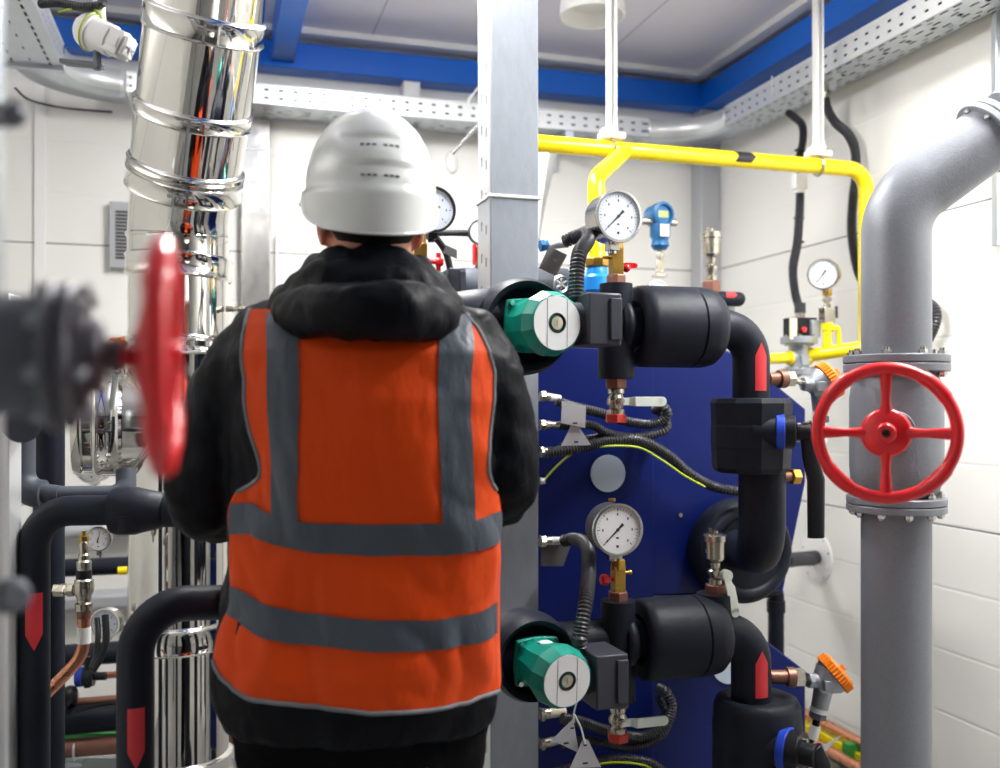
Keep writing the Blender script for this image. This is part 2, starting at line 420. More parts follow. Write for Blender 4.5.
# left tray over the flue detector
t = tray('cable_tray', 'wide perforated cable tray overhead in the top left corner seen from below', R(2.735, .46, TZ0), NV, -EV, 3.0, .42, TH, 'wide tray in the top left corner')
mb = MB(); mb.box(R(2.945, .445, TZ0 + .012), (.43, .03, .05), X=EV)
for k in (-.1, -.085, .08): mb.cyl(R(2.885 + k, .458, TZ0 + .012), R(2.885 + k, .464, TZ0 + .012), .004, n=8)
mb.build('end_bracket', 'galv', t, bevel=.002)
t = T('tray_bend', 'shiny curved galvanised tray piece left of the flue below the white detector', 'cable tray', R(2.63, .35, TZ0))
cen2 = R(2.56, .42, 0)
def bp2(f, r, z): an = f * PI / 2; return cen2 + NV * (-math.cos(an) * r) - EV * (math.sin(an) * r) + UP * z
mb = MB(); mb.grid(lambda u, v: bp2(u, .175, TZ0 + v * TH), 20, 1); mb.build('side_rail', 'galv_light', t, solid=.002)
mb = MB(); mb.grid(lambda u, v: bp2(u, .175 + v * .16, TZ0), 20, 1); mb.build('tray_floor', 'galv', t, solid=.002)
mb = MB(); mb.tube(spline([W(15, 88, .15), W(30, 100, .05), W(65, 108, .02), W(112, 112, .02)]), .004, 8)
tag(mb.build('cable', 'blackp'), 'thin black cable sagging on the wall under the left cable tray', 'cable')

# ------------------------------------------------------------------ square post
PB = 1.72
pc = W(491, 400, PB); pc.z = 0
pw = .126
t = T('steel_post', 'square galvanised steel post standing beside the worker, slotted on its left side', 'post', pc + EV * pw / 2 - NV * .06)
mb = MB(); mb.box(pc + EV * pw / 2 + UP * (CEIL - .002) / 2 - NV * .0025, (pw, .005, CEIL - .004), X=EV)
mb.box(pc + EV * (pw - .0025) + UP * (CEIL - .002) / 2 - NV * .06, (.005, .11, CEIL - .004), X=EV); mb.build('post_face', 'zinc', t, bevel=.002)
mb = MB(); mb.box(pc + EV * pw / 2 + UP * (CEIL - .002) / 2 - NV * .1205, (pw, .004, CEIL - .004), X=EV); mb.build('shade_back_plate', 'zinc', t, ang=0)  # closing plate added to keep the inside dark behind the slots
mb = MB(); perf(mb, lambda u, v: pc - NV * (.004 + v) + UP * (u + .002), CEIL - .006, .115, [(.036, .024, .009, .083, .03), (.078, .024, .009, .083, .045)])
mb.build('slotted_flange', 'galv_light', t, ang=0, solid=.003)
zt = W(515, 197, PB).z
mb = MB(); o_ = .004
q = [pc + NV * o_ - EV * o_, pc + EV * (pw + o_) + NV * o_, pc + EV * (pw + o_) - NV * .12, pc - NV * .12 - EV * o_]
mb.tube([p + UP * zt for p in q], .004, 8, closed=True, upv=UP)
tag(mb.build('cable_tie', 'white'), 'white plastic tie wrapped round the square galvanised post', 'cable tie')

# ------------------------------------------------------------------ flue
FD = 2.6
fb = P(179, 400, FD); fb.z = 0
fl = T('stainless_flue', 'polished stainless steel flue pipe leaning at its top with clamp bands and a side tee', 'flue', fb)
fr_ = .133
e0 = P(179, 228, FD); top = P(208, -10, 2.34); dr = (top - e0 * 1.0).normalized()
def onv(z): return V((fb.x, fb.y, z))
zj = P(0, 262, FD).z
mb = MB(); mb.cyl(onv(0), onv(zj), fr_ - .002, n=72); mb.build('lower_pipe', 'steel', fl)
mb = MB(); mb.tube(fillet([onv(zj - .02), e0, e0 + (top - e0) * .35], .25, 14), fr_, 72); mb.build('elbow', 'steel', fl)
elen = (CEIL - .01 - e0.z) / dr.z
up_end = e0 + dr * elen
mb = MB(); mb.tube([e0 + dr * .1, e0 + dr * (elen - .0)], .142, 72); mb.build('upper_pipe', 'steel', fl)
def band(c, ax, r, w, beads=True, clampang=None):
    mb = MB(); pr = [(r - .006, -w / 2 - .008), (r + .004, -w / 2 - .006), (r + .009, -w / 2), (r + .005, -w / 2 + .008), (r + .005, w / 2 - .008), (r + .009, w / 2), (r + .004, w / 2 + .006), (r - .006, w / 2 + .008)]
    mb.lathe(pr, c, ax, 72); 
    b = mb.build('clamp_band', 'steel', fl, ang=60)
    if clampang is not None:
        f = frame(c, ax, V((1, 0, 0))); a = clampang
        mb = MB(f)
        for s in (-1, 1):
            an = a + s * .1; mb.box((math.cos(an) * (r + .016), math.sin(an) * (r + .016), 0), (.022, .006, w * .8), X=(math.cos(an), math.sin(an), 0))
            mb.cyl((math.cos(a + s * .19) * (r + .02), math.sin(a + s * .19) * (r + .02), w * .15), (math.cos(a + s * .08) * (r + .02), math.sin(a + s * .08) * (r + .02), w * .15), .007, n=12)
        p0 = (math.cos(a - .2) * (r + .02), math.sin(a - .2) * (r + .02), w * .15); p1 = (math.cos(a + .2) * (r + .02), math.sin(a + .2) * (r + .02), w * .15)
        mb.cyl(p0, p1, .0035, n=10); mb.build('clamp_bolt', 'steel2', b)
def along(py):  # distance along the leaning pipe for an image row at its axis
    lo, hi = 0, elen
    for _ in range(40):
        m = (lo + hi) / 2; p = e0 + dr * m; y = HZ - (p.z - CAMZ) / p.y * F
        if y > py: lo = m
        else: hi = m
    return lo
for y_, w_, ca in ((22, .05, -1.2), (112, .03, -1.25), (166, .012, None), (182, .045, -1.35)):
    band(e0 + dr * along(y_), dr, .142, w_, clampang=ca)
band(P(179, 236, FD), (.02, -.1, 1), fr_ - .004, .006)
band(P(179, 268, FD), (0.05, 0, 1), fr_, .05, clampang=-1.4)
band(P(179, 352, FD), UP, fr_ - .002, .008); band(P(179, 340, FD), UP, fr_ - .003, .004)
band(P(179, 632, FD), UP, fr_ + .002, .06); band(P(179, 762, FD), UP, fr_, .05)
# side tee
tc = P(179, 422, FD); tx = V((-1, -.36, 0)).normalized()
mb = MB(); mb.cyl(tc + tx * .05, tc + tx * .262, .132, n=72)
mb.lathe([(.13, .14), (.144, .142), (.148, .15), (.144, .158), (.143, .19), (.148, .2), (.144, .21), (.134, .215), (.134, .235), (.14, .24), (.14, .25), (.134, .262), (.1, .262), (.1, .256), (0, .256)], tc, tx, 72)
mb.build('side_tee', 'steel', fl, ang=50)
mb = MB(); fr3 = frame(tc, tx)
tf = frame(tc, tx); pts = []
for i in range(48):
    a_ = 2 * PI * i / 48; pts.append(tf @ V((math.cos(a_) * .1335, math.sin(a_) * .1335, .012 + .118 * math.sqrt(max(0, 1 - (math.sin(a_) * .93) ** 2)))))
mb.tube(pts, .005, 8, closed=True); mb.build('weld_seam', 'steel2', fl)
# drain nipple on the flue's right
a = P(226, 309, FD - .02); mb = MB(); mb.hexn(a, a + V((.022, 0, 0)), .009); mb.cyl(a + V((.02, 0, 0)), a + V((.036, 0, 0)), .007); mb.hexn(a + V((.033, 0, 0)), a + V((.05, 0, 0)), .011)
mb.build('drain_nipple', 'nickel', fl)

# ------------------------------------------------------------------ things at the ceiling and on the back wall
c = P(592.5, 12, 3.45); c.z = 0
mb = MB(); mb.lathe([(.1, CEIL - .001), (.112, CEIL - .001), (.119, 2.73), (.119, 2.724), (.112, 2.724), (.11, 2.74), (.1, 2.78), (0, 2.79)], c, UP, 48)
tag(mb.build('air_duct', 'white', ang=50), 'short round white air duct opening in the ceiling above the post', 'duct')
# white detector
dp = P(98, 35, 2.5); ax = V((.9, -.12, -.42)).normalized()
t = T('flame_detector', 'white cylindrical detector aimed right, hanging beside the flue with a green yellow wire', 'detector', dp)
mb = MB(); mb.lathe([(0, -.055), (.03, -.055), (.04, -.045), (.047, -.03), (.047, -.012), (.041, -.01), (.041, .045), (.036, .047), (.036, .08), (.03, .082), (.03, .074), (0, .074)], dp, ax, 40); mb.build('housing', 'white', t, ang=40)
mb = MB(frame(dp + ax * .066, ax)); mb.box((0, 0, -.005), (.064, .064, .05)); mb.box((0, 0, .026), (.05, .05, .012)); mb.build('square_nose', 'white', t, bevel=.003)
mb = MB(); q = dp + ax * .099
for k in range(3): mb.tube([q + ax.cross(UP).normalized() * (math.cos(a_) * .02) + V((0, 0, math.sin(a_) * .02)) for a_ in (k * 1.05, k * 1.05 + PI)], .002, 6)
mb.build('front_grille', 'colgrey', t)
mb = MB(); mb.cyl(dp + V((.01, 0, .03)), dp + V((.005, 0, .075)), .012, n=16); mb.cyl(dp + V((.003, 0, .06)), dp + V((.002, 0, .09)), .016, n=16); mb.build('cable_gland', 'label', t)
mb = MB(); mb.tube([dp - ax * .02 + frame(dp, ax).to_3x3() @ V((math.cos(a_) * .05, math.sin(a_) * .05, 0)) for a_ in [i * PI / 12 for i in range(24)]], .002, 6, closed=True)
mb.tube(spline([P(59, 12, 2.5), P(75, 8, 2.48), P(96, 10, 2.47), P(102, 18, 2.47)]), .0028, 8); mb.build('earth_wire', 'wiregy', t)
mb = MB(); b0 = P(63, 62, 2.53); b1 = P(101, 66, 2.5); mb.box((b0 + b1) / 2, ((b1 - b0).length, .03, .012), X=(b1 - b0)); mb.cyl(b1 + V((-.01, 0, -.01)), b1 + V((-.01, 0, .04)), .01, n=12); mb.build('mounting_arm', 'greyd', t, bevel=.001)
mb = MB(); mb.hose([P(40, 4, 2.52), P(60, 3, 2.5), P(80, 7, 2.48), P(100, 5, 2.47), P(103, -4, 2.47)], .011, .008)
tag(mb.build('flexible_conduit', 'hose'), 'grey ribbed conduit running from the top left tray to the white detector', 'conduit')
# vertical galvanised cover
o = rslab('cable_cover', (2.02, .003), (2.135, .05), 1.2, TZ0 - .002, 'galv_light', bevel=.004)
o.data.materials[0] = M['steel2']
tag(o, 'flat vertical galvanised cable cover on the back wall between the flue and hard hat', 'cable cover')
zz = W(268, 150, .05).z
mb = MB(); mb.box(R(2.0775, .054, zz), (.135, .004, .006), X=EV); mb.cyl(R(2.15, .045, zz + .0), R(2.15, .06, zz + .02), .004, n=8)
tag(mb.build('cable_tie', 'white'), 'white tie across the flat cable cover behind the hard hat', 'cable tie')
mb = MB(); mb.tube([R(1.995, .03, 2.02), R(1.995, .03, 1.2)], .0045, 8); 
tag(mb.build('wall_cable', 'white'), 'thin white cable running down beside the flat galvanised cover', 'cable')
# vent
pv = W(131, 236, .02); t = T('vent_grille', 'pale grey slatted vent grille on the wall behind the flue', 'vent', pv)
mb = MB(); mb.box(pv, (.155, .035, .258), X=EV); mb.build('grille_frame', 'colgrey', t, bevel=.003)
mb = MB()
for k in range(14): mb.box(pv + NV * .019 + UP * (-.09 + k * .0138), (.11, .004, .0075), X=EV)
mb.build('slot', 'ink', t, ang=0)['kind'] = 'stuff'
# smoke dome and rod near the post
p = W(452, 162, .012); mb = MB(); mb.lathe([(0, -.02), (.05, -.02), (.05, -.004), (.044, .008), (.02, .014), (0, .015)], p, NV, 32, sx=.55)
tag(mb.build('wall_dome', 'white'), 'small white dome fitting on the back wall between the hard hat and post', 'fitting')
mb = MB(); mb.cyl(W(452, 154, .35), W(492, 110, .45), .008); tag(mb.build('steel_rod', 'steel2'), 'thin slanted steel rod hanging below the tray left of the post', 'rod')
mb = MB(); mb.tube(fillet([W(478, 88, .3), W(466, 103, .3), W(478, 116, .3)], .03), .005, 8); tag(mb.build('hook', 'white'), 'white bent hook on the back tray just left of the post', 'hook')
# curved pale sheet right of post
mb = MB(); mb.grid(lambda u, v: W(538 + u * (20 * (1 - v) ** 1.3 + 1), 148 + v * 95, .9 + .05 * math.sin(u * PI)), 8, 14)
tag(mb.build('sheet_gusset', 'galv_light', solid=.004), 'curved pale sheet tapering down along the right edge of the post', 'bracket')

# ------------------------------------------------------------------ yellow gas line
YB = 1.24
g = T('gas_pipe', 'bright yellow gas pipe with a black arrow running under the right cable tray', 'pipe', W(700, 152, YB))
pe = WR(866, 160, .11)
A0 = W(520, 142, YB); A1 = W(866, 163.5, YB); z1 = A1.z
A1 = V((A1.x, A1.y, A0.z)); rY = .0262
dn = V((A1.x, A1.y, P(0, 348, A1.y).z))
mb = MB(); mb.tube(fillet([A0, A1, dn], .07, 12), rY, 28); mb.build('main_run', 'yellow', g, ang=60)
b_end = W(597, 262, 1.55)
br0 = W(626, 150, YB); br0.z = A0.z - .0
mb = MB(); mb.tube(fillet([br0, W(596, 178, 1.5), V((b_end.x, b_end.y, b_end.z))], .07, 10), rY * .93, 26); mb.build('branch', 'yellow', g, ang=60)
mb = MB(); aw = W(741, 155, YB); aw.z = A0.z; fr = frame(aw, NV, EV)
def wrapat(u, v):   # a band bent round the pipe
    an = (v - .5) * 1.5; r = rY + .0012; hw = .036 * (1 if u < 1 else 1)
    x = -.036 + u * .06 + (1 - abs(v - .5) * 2) * (.018 if u > .5 else .012)
    return aw + EV * x + NV * (math.cos(an + .25) * r) + UP * (-math.sin(an + .25) * -r) * 1
mb.grid(wrapat, 8, 10); mb.build('flow_arrow', 'ink', g)
mb = MB()
for q_ in (V((b_end.x, b_end.y, W(0, 250, 1.55).z)),): pass
mb.torus(V((b_end.x, b_end.y, P(0, 249, b_end.y).z)), UP, rY * .93, .0015, 28, 6); mb.build('weld_ring', 'yellow', g); mb = MB(); mb.torus(V((b_end.x, b_end.y, P(0, 191, b_end.y).z)), UP, rY * .93, .0015, 28, 6); mb.build('weld_ring', 'yellow', g)
t = T('gas_cock', 'bright blue valve with brass nut under the yellow branch beside the large gauge', 'valve', V((b_end.x, b_end.y, b_end.z - .1)))
bb = b_end; zf = lambda y: P(0, y, bb.y).z
mb = MB(); mb.lathe([(.0, 0), (.034, 0), (.036, .008), (.036, .022), (.028, .025), (0, .025)], V((bb.x, bb.y, zf(267))), UP, 8); mb.build('union_nut', 'brass', t, bevel=.002)
mb = MB(); h = zf(267); mb.lathe([(0, 0), (.026, 0), (.03, -.008), (.031, -.022), (.038, -.03), (.038, -.066), (.03, -.078), (.03, -.1), (0, -.1)], V((bb.x, bb.y, h)), UP, 16); mb.build('body', 'gblue', t, ang=30)
# hangers
for px, nm, lb in ((611.5, 612, 'white hanger rod with pipe clamp left, above the round gauge'), (818, 818, 'white hanger rod with pipe clamp near the bend of the yellow pipe')):
    c = W(px, 150, YB); c.z = A0.z
    t = T('pipe_hanger', lb, 'pipe hanger', c)
    mb = MB(); c0 = c + UP * .05
    for s in (-1, 1):
        mb.box((c0 + V((c.x, c.y, CEIL))) / 2 * 1 + EV * s * .010, (.006, .03, CEIL - c0.z - .002), X=EV)
    mb.box((c0 + V((c.x, c.y, CEIL))) / 2 - NV * .012, (.026, .004, CEIL - c0.z - .002), X=EV)
    mb.build('channel_rod', 'white', t, bevel=.001)
    mb = MB(); mb.torus(c, (EV * .97 + UP * 0.1), rY + .006, .004, 32, 8); mb.build('u_bolt', 'nickel', t)
    mb = MB(); mb.box(c + UP * .041, (.075, .05, .018), X=EV); mb.box(c + UP * .056 - EV * .012, (.04, .04, .014), X=EV)
    for s in (-1, 1): mb.cyl(c + UP * .03 + EV * .0 + NV * s * .031, c + UP * .075 + NV * s * .031, .004, n=8)
    for s in (-1, 1): mb.hexn(c + UP * .052 + NV * s * .031, c + UP * .061 + NV * s * .031, .009)
    mb.build('clamp_block', 'white', t, bevel=.0015)
# ------------------------------------------------------------------ reusable things
def gauge(label, c, nrm, r, depth=.55, case='steel2', dial='dial', needle=-2.3, stem=.03, bottom=True, cat='pressure gauge', plate=True, up=UP, glass=True, name='pressure_gauge', group=None):
    nrm = V(nrm).normalized(); up = V(up)
    t = T(name, label, cat, V(c) - UP * (r + stem), group)
    fr = frame(c, nrm, UP); D = r * depth * 2
    mb = MB(); mb.lathe([(0, -D), (r * .86, -D), (r * .93, -D * .95), (r * .93, -D * .12), (r * .99, -D * .1), (r * 1.0, 0), (r * .985, r * .05), (r * .9, r * .055), (r * .88, r * .02), (r * .88, -r * .06)], c, nrm, 56)
    mb.build('case', case, t, ang=45)
    mb = MB(); mb.lathe([(0, -r * .05), (r * .885, -r * .05)], c, nrm, 56); d = mb.build('dial', dial, t)
    mk = MB(fr)
    for k in range(31):
        a = math.radians(-135 + k * 9); L = .13 if k % 5 == 0 else .06
        x, y = math.cos(a), math.sin(a); ro = r * .8
        mk.box((x * ro * (1 - L / 2), y * ro * (1 - L / 2), -r * .045), (ro * L, r * (.028 if k % 5 == 0 else .014), r * .006), X=(x, y, 0), Z=(0, 0, 1))
        if k % 5 == 0 :
            q = r * .58; mk.box((x * q, y * q, -r * .045), (r * .09, r * .05, r * .004), X=(1, 0, 0), Z=(0, 0, 1))
    mk.box((-r * .3, 0, -r * .045), (r * .06, r * .1, r * .004)); mk.box((-r * .62, 0, -r * .045), (r * .09, r * .1, r * .004))
    mk.build('markings', 'ink', d)
    nd = MB(fr @ Matrix.Rotation(needle, 4, 'Z')); 
    nd.prism([(-r * .3, -r * .06), (-r * .05, -r * .03), (r * .68, -r * .012), (r * .68, r * .012), (-r * .05, r * .03), (-r * .3, r * .06)], Matrix(), -r * .03, -r * .015)
    nd.cyl((0, 0, -r * .04), (0, 0, 0), r * .06, n=16); nd.build('needle', 'ink', t)
    if glass:
        gm = MB(); gm.lathe([(0, r * .03), (r * .885, r * .02)], c, nrm, 40); gm.build('glass', 'glass', t)
    if bottom:
        b = V(c) - nrm * D * .5 - UP * (r * .9)
        mb = MB(); mb.cyl(b + UP * .006, b - UP * stem, r * .16, n=16); mb.box(b - UP * stem * .45, (r * .42, r * .42, stem * .55), X=nrm.cross(UP)); mb.build('stem', case, t, bevel=.001)
    return t
def lever(mb, o, D, nrm, L, w=.011, th=.003, kink=.01):
    D = V(D).normalized(); nrm = V(nrm).normalized(); S = nrm.cross(D)
    pts = [(0, 0), (.2, 0), (.32, kink), (1, kink)]
    prev = None
    vs = []; 
    for i, (f, k) in enumerate(pts):
        ww = w * (.7 if i == 0 else .8 if i == 1 else 1)
        p = o + D * (L * f) + nrm * k
        vs += [p + S * ww - nrm * th, p - S * ww - nrm * th, p - S * ww + nrm * th, p + S * ww + nrm * th]
    fs = [(0, 1, 2, 3), (15, 14, 13, 12)]
    for i in range(3):
        for j in range(4): fs.append((i * 4 + j, (i + 1) * 4 + j, (i + 1) * 4 + (j + 1) % 4, i * 4 + (j + 1) % 4))
    mb.add(vs, fs)
    e = o + D * L + nrm * kink; mb.cyl(e - nrm * th, e + nrm * th, w, n=20)
def ball_valve(label, a, b, r, ldir, lL, lnrm, bmat='nickel', lmat='offwhite', nut=None, group=None, lw=.011):
    a, b = V(a), V(b); ax = (b - a).normalized(); h = (b - a).length
    t = T('ball_valve', label, 'valve', b if b.z < a.z else a, group)
    mb = MB(); mb.lathe([(0, 0), (r * .85, 0), (r * .92, h * .04), (r * .92, h * .2), (r * .75, h * .24), (r * .8, h * .3), (r * 1.02, h * .42), (r * 1.05, h * .5), (r * 1.02, h * .6), (r * .8, h * .7), (r * .75, h * .76), (r * .95, h * .8), (r * .95, h * .97), (r * .85, h), (0, h)], a, ax, 8 if False else 24)
    m_ = (a + b) / 2; mb.cyl(m_, m_ + V(lnrm).normalized() * (r * 1.45), r * .42, n=16); mb.build('body', bmat, t, ang=30)
    mb = MB(); o = m_ + V(lnrm).normalized() * (r * 1.3); lever(mb, o, ldir, lnrm, lL, w=lw); hd = mb.build('lever', lmat, t, bevel=.0008)
    mb = MB(); n_ = V(lnrm).normalized(); mb.hexn(o, o + n_ * .009, .007); mb.build('nut', 'steel2', t)
    if nut:
        mb = MB(); mb.hexn(b - ax * .002, b + ax * .018, r * 1.25); mb.build('end_nut', nut, t)
    return t
def drop(p, py):   # same plan position, another image row
    return P(500, py, p.y) * 1 if False else V((p.x, p.y, CAMZ + (HZ - py) / F * p.y))
def arrow_label(parent, c, axis, facing, L, w, r, name='flow_arrow'):
    """red arrow sticker bent round a pipe of radius r; c on the pipe's axis, axis = the way it points"""
    ax = V(axis).normalized(); n = V(facing); n = (n - ax * n.dot(ax)).normalized(); s = ax.cross(n)
    rr = r + .0012; mb = MB(); am = w / 2 / rr
    def f(u, v):
        k = (u - .5) * 2; an = k * am; tip = L * (1 - .28 * abs(k))
        return c + ax * (-L / 2 + tip * v) + n * (math.cos(an) * rr) + s * (math.sin(an) * rr)
    mb.grid(f, 10, 4); return mb.build(name, 'redl', parent, ang=60)

# ------------------------------------------------------------------ heat exchangers
HB = 1.58
def hx_pt(px, py): return W(px, py, HB)
def hx(name, label, poly, seams=()):
    pts = [hx_pt(*p) for p in poly]; c = sum(pts, V()) / len(pts); mz = min(p.z for p in pts)
    t = T(name, label, 'heat exchanger', V((c.x, c.y, mz)))
    o = V((c.x, c.y, mz)); fr = frame(o, NV, EV)      # x=E, y=up
    p2 = [((p - o).dot(EV), (p - o).z) for p in pts]
    sg = 1 if (fr.to_3x3() @ V((0, 1, 0))).z > 0 else -1
    p2 = [(x, y * sg) for x, y in p2]
    mb = MB(); mb.prism(p2, fr, -.30, 0); mb.build('cover', 'bluehx', t, bevel=.006)
    return t, o
hxu, ho = hx('heat_exchanger', 'upper dark blue plate heat exchanger cover with chamfered right corners', [(528, 344), (712, 345), (742, 356), (806, 409), (806, 482), (783, 594), (528, 598)])
hxl, ho2 = hx('heat_exchanger', 'lower dark blue plate heat exchanger cover near the bottom edge', [(528, 604), (715, 603), (742, 622), (806, 671), (806, 800), (790, 850), (528, 850)])
pts = [hx_pt(*p) for p in ((530, 352), (652, 352), (652, 845), (530, 845))]
c = sum(pts, V()) / 4
mb = MB(); mb.box(c + NV * .006, ((pts[1] - pts[0]).dot(EV), .008, pts[0].z - pts[2].z), X=EV)
pan = mb.build('side_panel', 'bluehx', bevel=.002); tag(pan, 'narrow upright dark blue panel right beside the square post', 'panel')
mb = MB()
for px, py in ((680, 515), (690, 640)): p = hx_pt(px, py); mb.cyl(p, p + NV * .004, .006, n=12)
mb.build('bolt', 'steel2', hxu)
mb = MB(); mb.box(hx_pt(715, 596) + NV * .004 - UP * .0, (.42, .01, .012), X=EV); mb.build('lower_edge_gasket', 'blackp', hxu, bevel=.002)
for px, py, r, lb in ((606, 473, .051, 'round pale blank disc on the blue panel above the lower gauge'), (729, 664, .056, 'round pale blank disc on the lower blue cover behind the bent pipe')):
    q = hx_pt(px, py); mb = MB(); mb.lathe([(0, .0), (r, 0), (r, .004), (0, .004)], q + NV * (.012 if px < 652 else .001), NV, 48)
    tag(mb.build('blank_disc', 'labelb'), lb, 'disc')
# feet under the skid
lowz = min((ho2.z, 9))
mb = MB(); cb = hx_pt(660, 700); cb.z = 0
mb.box(V((cb.x, cb.y, lowz / 2 - .001)) - NV * .15, (.85, .3, lowz - .004), X=EV)
tag(mb.build('skid_base', 'greyd', bevel=.005), 'grey steel base plinth carrying the dark blue heat exchangers', 'base')

# ------------------------------------------------------------------ pumps
PBk = 2.0
def pump(label, fc, face_px, r_face, flange_c, fh, sizes, square=True, tilt=None):
    """motor from flange centre to face centre"""
    t = T('circulation_pump', label, 'pump', flange_c - UP * .1)
    ax = (fc - flange_c); L = ax.length; ax = ax.normalized(); fr = frame(flange_c, ax, UP)
    # rounded square flange
    mb = MB(fr); n = 32; poly = []
    for i in range(n):
        a = 2 * PI * i / n; k = 1 / max(abs(math.cos(a)), abs(math.sin(a))) ** .75; poly.append((math.cos(a) * fh * k, math.sin(a) * fh * k))
    mb.prism(poly, Matrix(), 0, .012); mb.build('mounting_flange', 'green', t, bevel=.002)
    for a in (PI / 4, 3 * PI / 4, 5 * PI / 4, 7 * PI / 4):
        mb = MB(fr); mb.cyl((math.cos(a) * fh * 1.12, math.sin(a) * fh * 1.12, .01), (math.cos(a) * fh * 1.12, math.sin(a) * fh * 1.12, .02), .0055, n=12); mb.build('bolt', 'steel2', t)
    mb = MB(fr); R0, R1 = fh * 1.02, r_face * 1.12
    mb.lathe([(0, .0), (R0, .0), (R0, .02), (R0 * .96, L * .3), (R1 * 1.08, L * .72), (R1 * 1.1, L * .75), (R1, L * .94), (R1 * .93, L), (r_face, L), (r_face, L - .003), (0, L - .003)], (0, 0, 0), (0, 0, 1), 12); mb.build('motor_housing', 'green', t, ang=25, bevel=.002)
    mb = MB(fr); mb.lathe([(r_face * .36, L - .003), (r_face * .98, L - .003), (r_face * .98, L + .0012), (r_face * .36, L + .0012)], (0, 0, 0), (0, 0, 1), 48); lb = mb.build('face_label', 'label', t)
    mb = MB(fr)
    for s in (-1, 1): mb.box((0, s * r_face * .42, L + .0016), (r_face * 1.75, .0008, .0004))
    mb.build('line_marks', 'ink', lb)
    mb = MB(fr); mb.lathe([(r_face * .37, L + .0018), (r_face * .34, L + .002), (r_face * .28, L - .006), (0, L - .006)], (0, 0, 0), (0, 0, 1), 32); mb.build('centre_recess', 'ink', t)
    mb = MB(fr); mb.lathe([(r_face * .27, L - .006), (r_face * .24, L + .001), (0, L + .002)], (0, 0, 0), (0, 0, 1), 24); mb.box((0, 0, L + .0025), (.012, .0015, .0008)); mb.build('vent_screw', 'nickel', t)
    return t, fr, ax
fcu = W(557, 323, 2.21); flu = W(527, 326, 2.09)
pu, fru, axu = pump('teal green pump with white round face beside the worker at shoulder height', fcu, None, .056, flu, .058, None)
fcl = W(567, 681, 2.24); fll = W(535, 660, 2.10)
pl, frl, axl = pump('teal green pump with white round face, near the bottom by the square post', fcl, None, .053, fll, .052, None)
# pale stickers on the lower pump's back
mb = MB(frl)
L = (fcl - fll).length
def stick(mb, h0, h1, a0, a1, r0, r1):
    mb.grid(lambda u, v: V((math.cos(a0 + (a1 - a0) * u) * (r0 + (r1 - r0) * v), math.sin(a0 + (a1 - a0) * u) * (r0 + (r1 - r0) * v), h0 + (h1 - h0) * v)), 6, 4)
stick(mb, L * .25, L * .62, -.28, .28, .0525, .0535); mb.build('sticker', 'label', pl, solid=.001)
def insul(t, fl_c, ax, Rr, rr, back):
    f = frame(fl_c, ax, UP)
    mb = MB(f); mb.lathe([(0, -.02), (Rr * .72, -.02), (Rr * .76, -.012), (Rr * .8, .004), (Rr * .92, .012), (Rr, -.01), (Rr * 1.02, -.05), (Rr * .96, -.10), (Rr * .7, -back), (0, -back)], (0, 0, 0), (0, 0, 1), 48)
    mb.build('insulation_shell', 'foam', t, ang=70)
insul(pu, flu, (axu * .35 + NV).normalized(), .104, 0, .13); insul(pl, fll, (axl * .35 + NV).normalized(), .094, 0, .13)
# terminal boxes
def tbox(parent, ctr, w, h, d, dirX):
    mb = MB(); mb.box(ctr, (w, d, h), X=dirX); b = mb.build('terminal_box', 'darkbox', parent, bevel=.004)
    mb = MB(); mb.box(ctr + V(dirX).cross(UP).normalized() * (d / 2 + .002) + V(dirX).normalized() * w * .3, (w * .35, .008, h * .8), X=dirX); mb.build('cover_lip', 'darkbox', b, bevel=.002)
    return b
dX = (EV * .96 - NV * .05).normalized()
cu = W(594, 321, 2.16); tbox(pu, cu, .075, .108, .11, dX)
cl = W(601, 675, 2.16); tbox(pl, cl, .072, .112, .11, dX)
mb = MB(); mb.tube([fcu - axu * .06, cu - dX * .02], .042, 12); mb.build('box_neck', 'darkbox', pu)
mb = MB(); mb.tube([fcl - axl * .06, cl - dX * .02], .038, 12); mb.build('box_neck', 'darkbox', pl)

# ------------------------------------------------------------------ insulated pipe runs
def run(name, label, pts, r, rad=.08, mt='foam', cat='pipe', group=None, n=28):
    t = T(name, label, cat, V(pts[0]))
    mb = MB(); mb.tube(fillet(pts, rad, 10), r, n); mb.build('insulation', mt, t, ang=60); return t
def barrel(t, c0, c1, r, seam=.68, cap=True, mt='foam'):
    L = (c1 - c0).length; mb = MB()
    k = L * seam
    mb.lathe([(0, .018), (r * .50, .018), (r * .62, .0), (r * .9, .0), (r * .985, .008), (r, L * .12), (r, k - .0035), (r - .004, k - .001), (r - .004, k + .001), (r, k + .0035), (r, L * .82), (r * .95, L * .93), (r * .82, L), (0, L)], c0, c1 - c0, 56)
    return mb.build('valve_jacket', mt, t, ang=50)
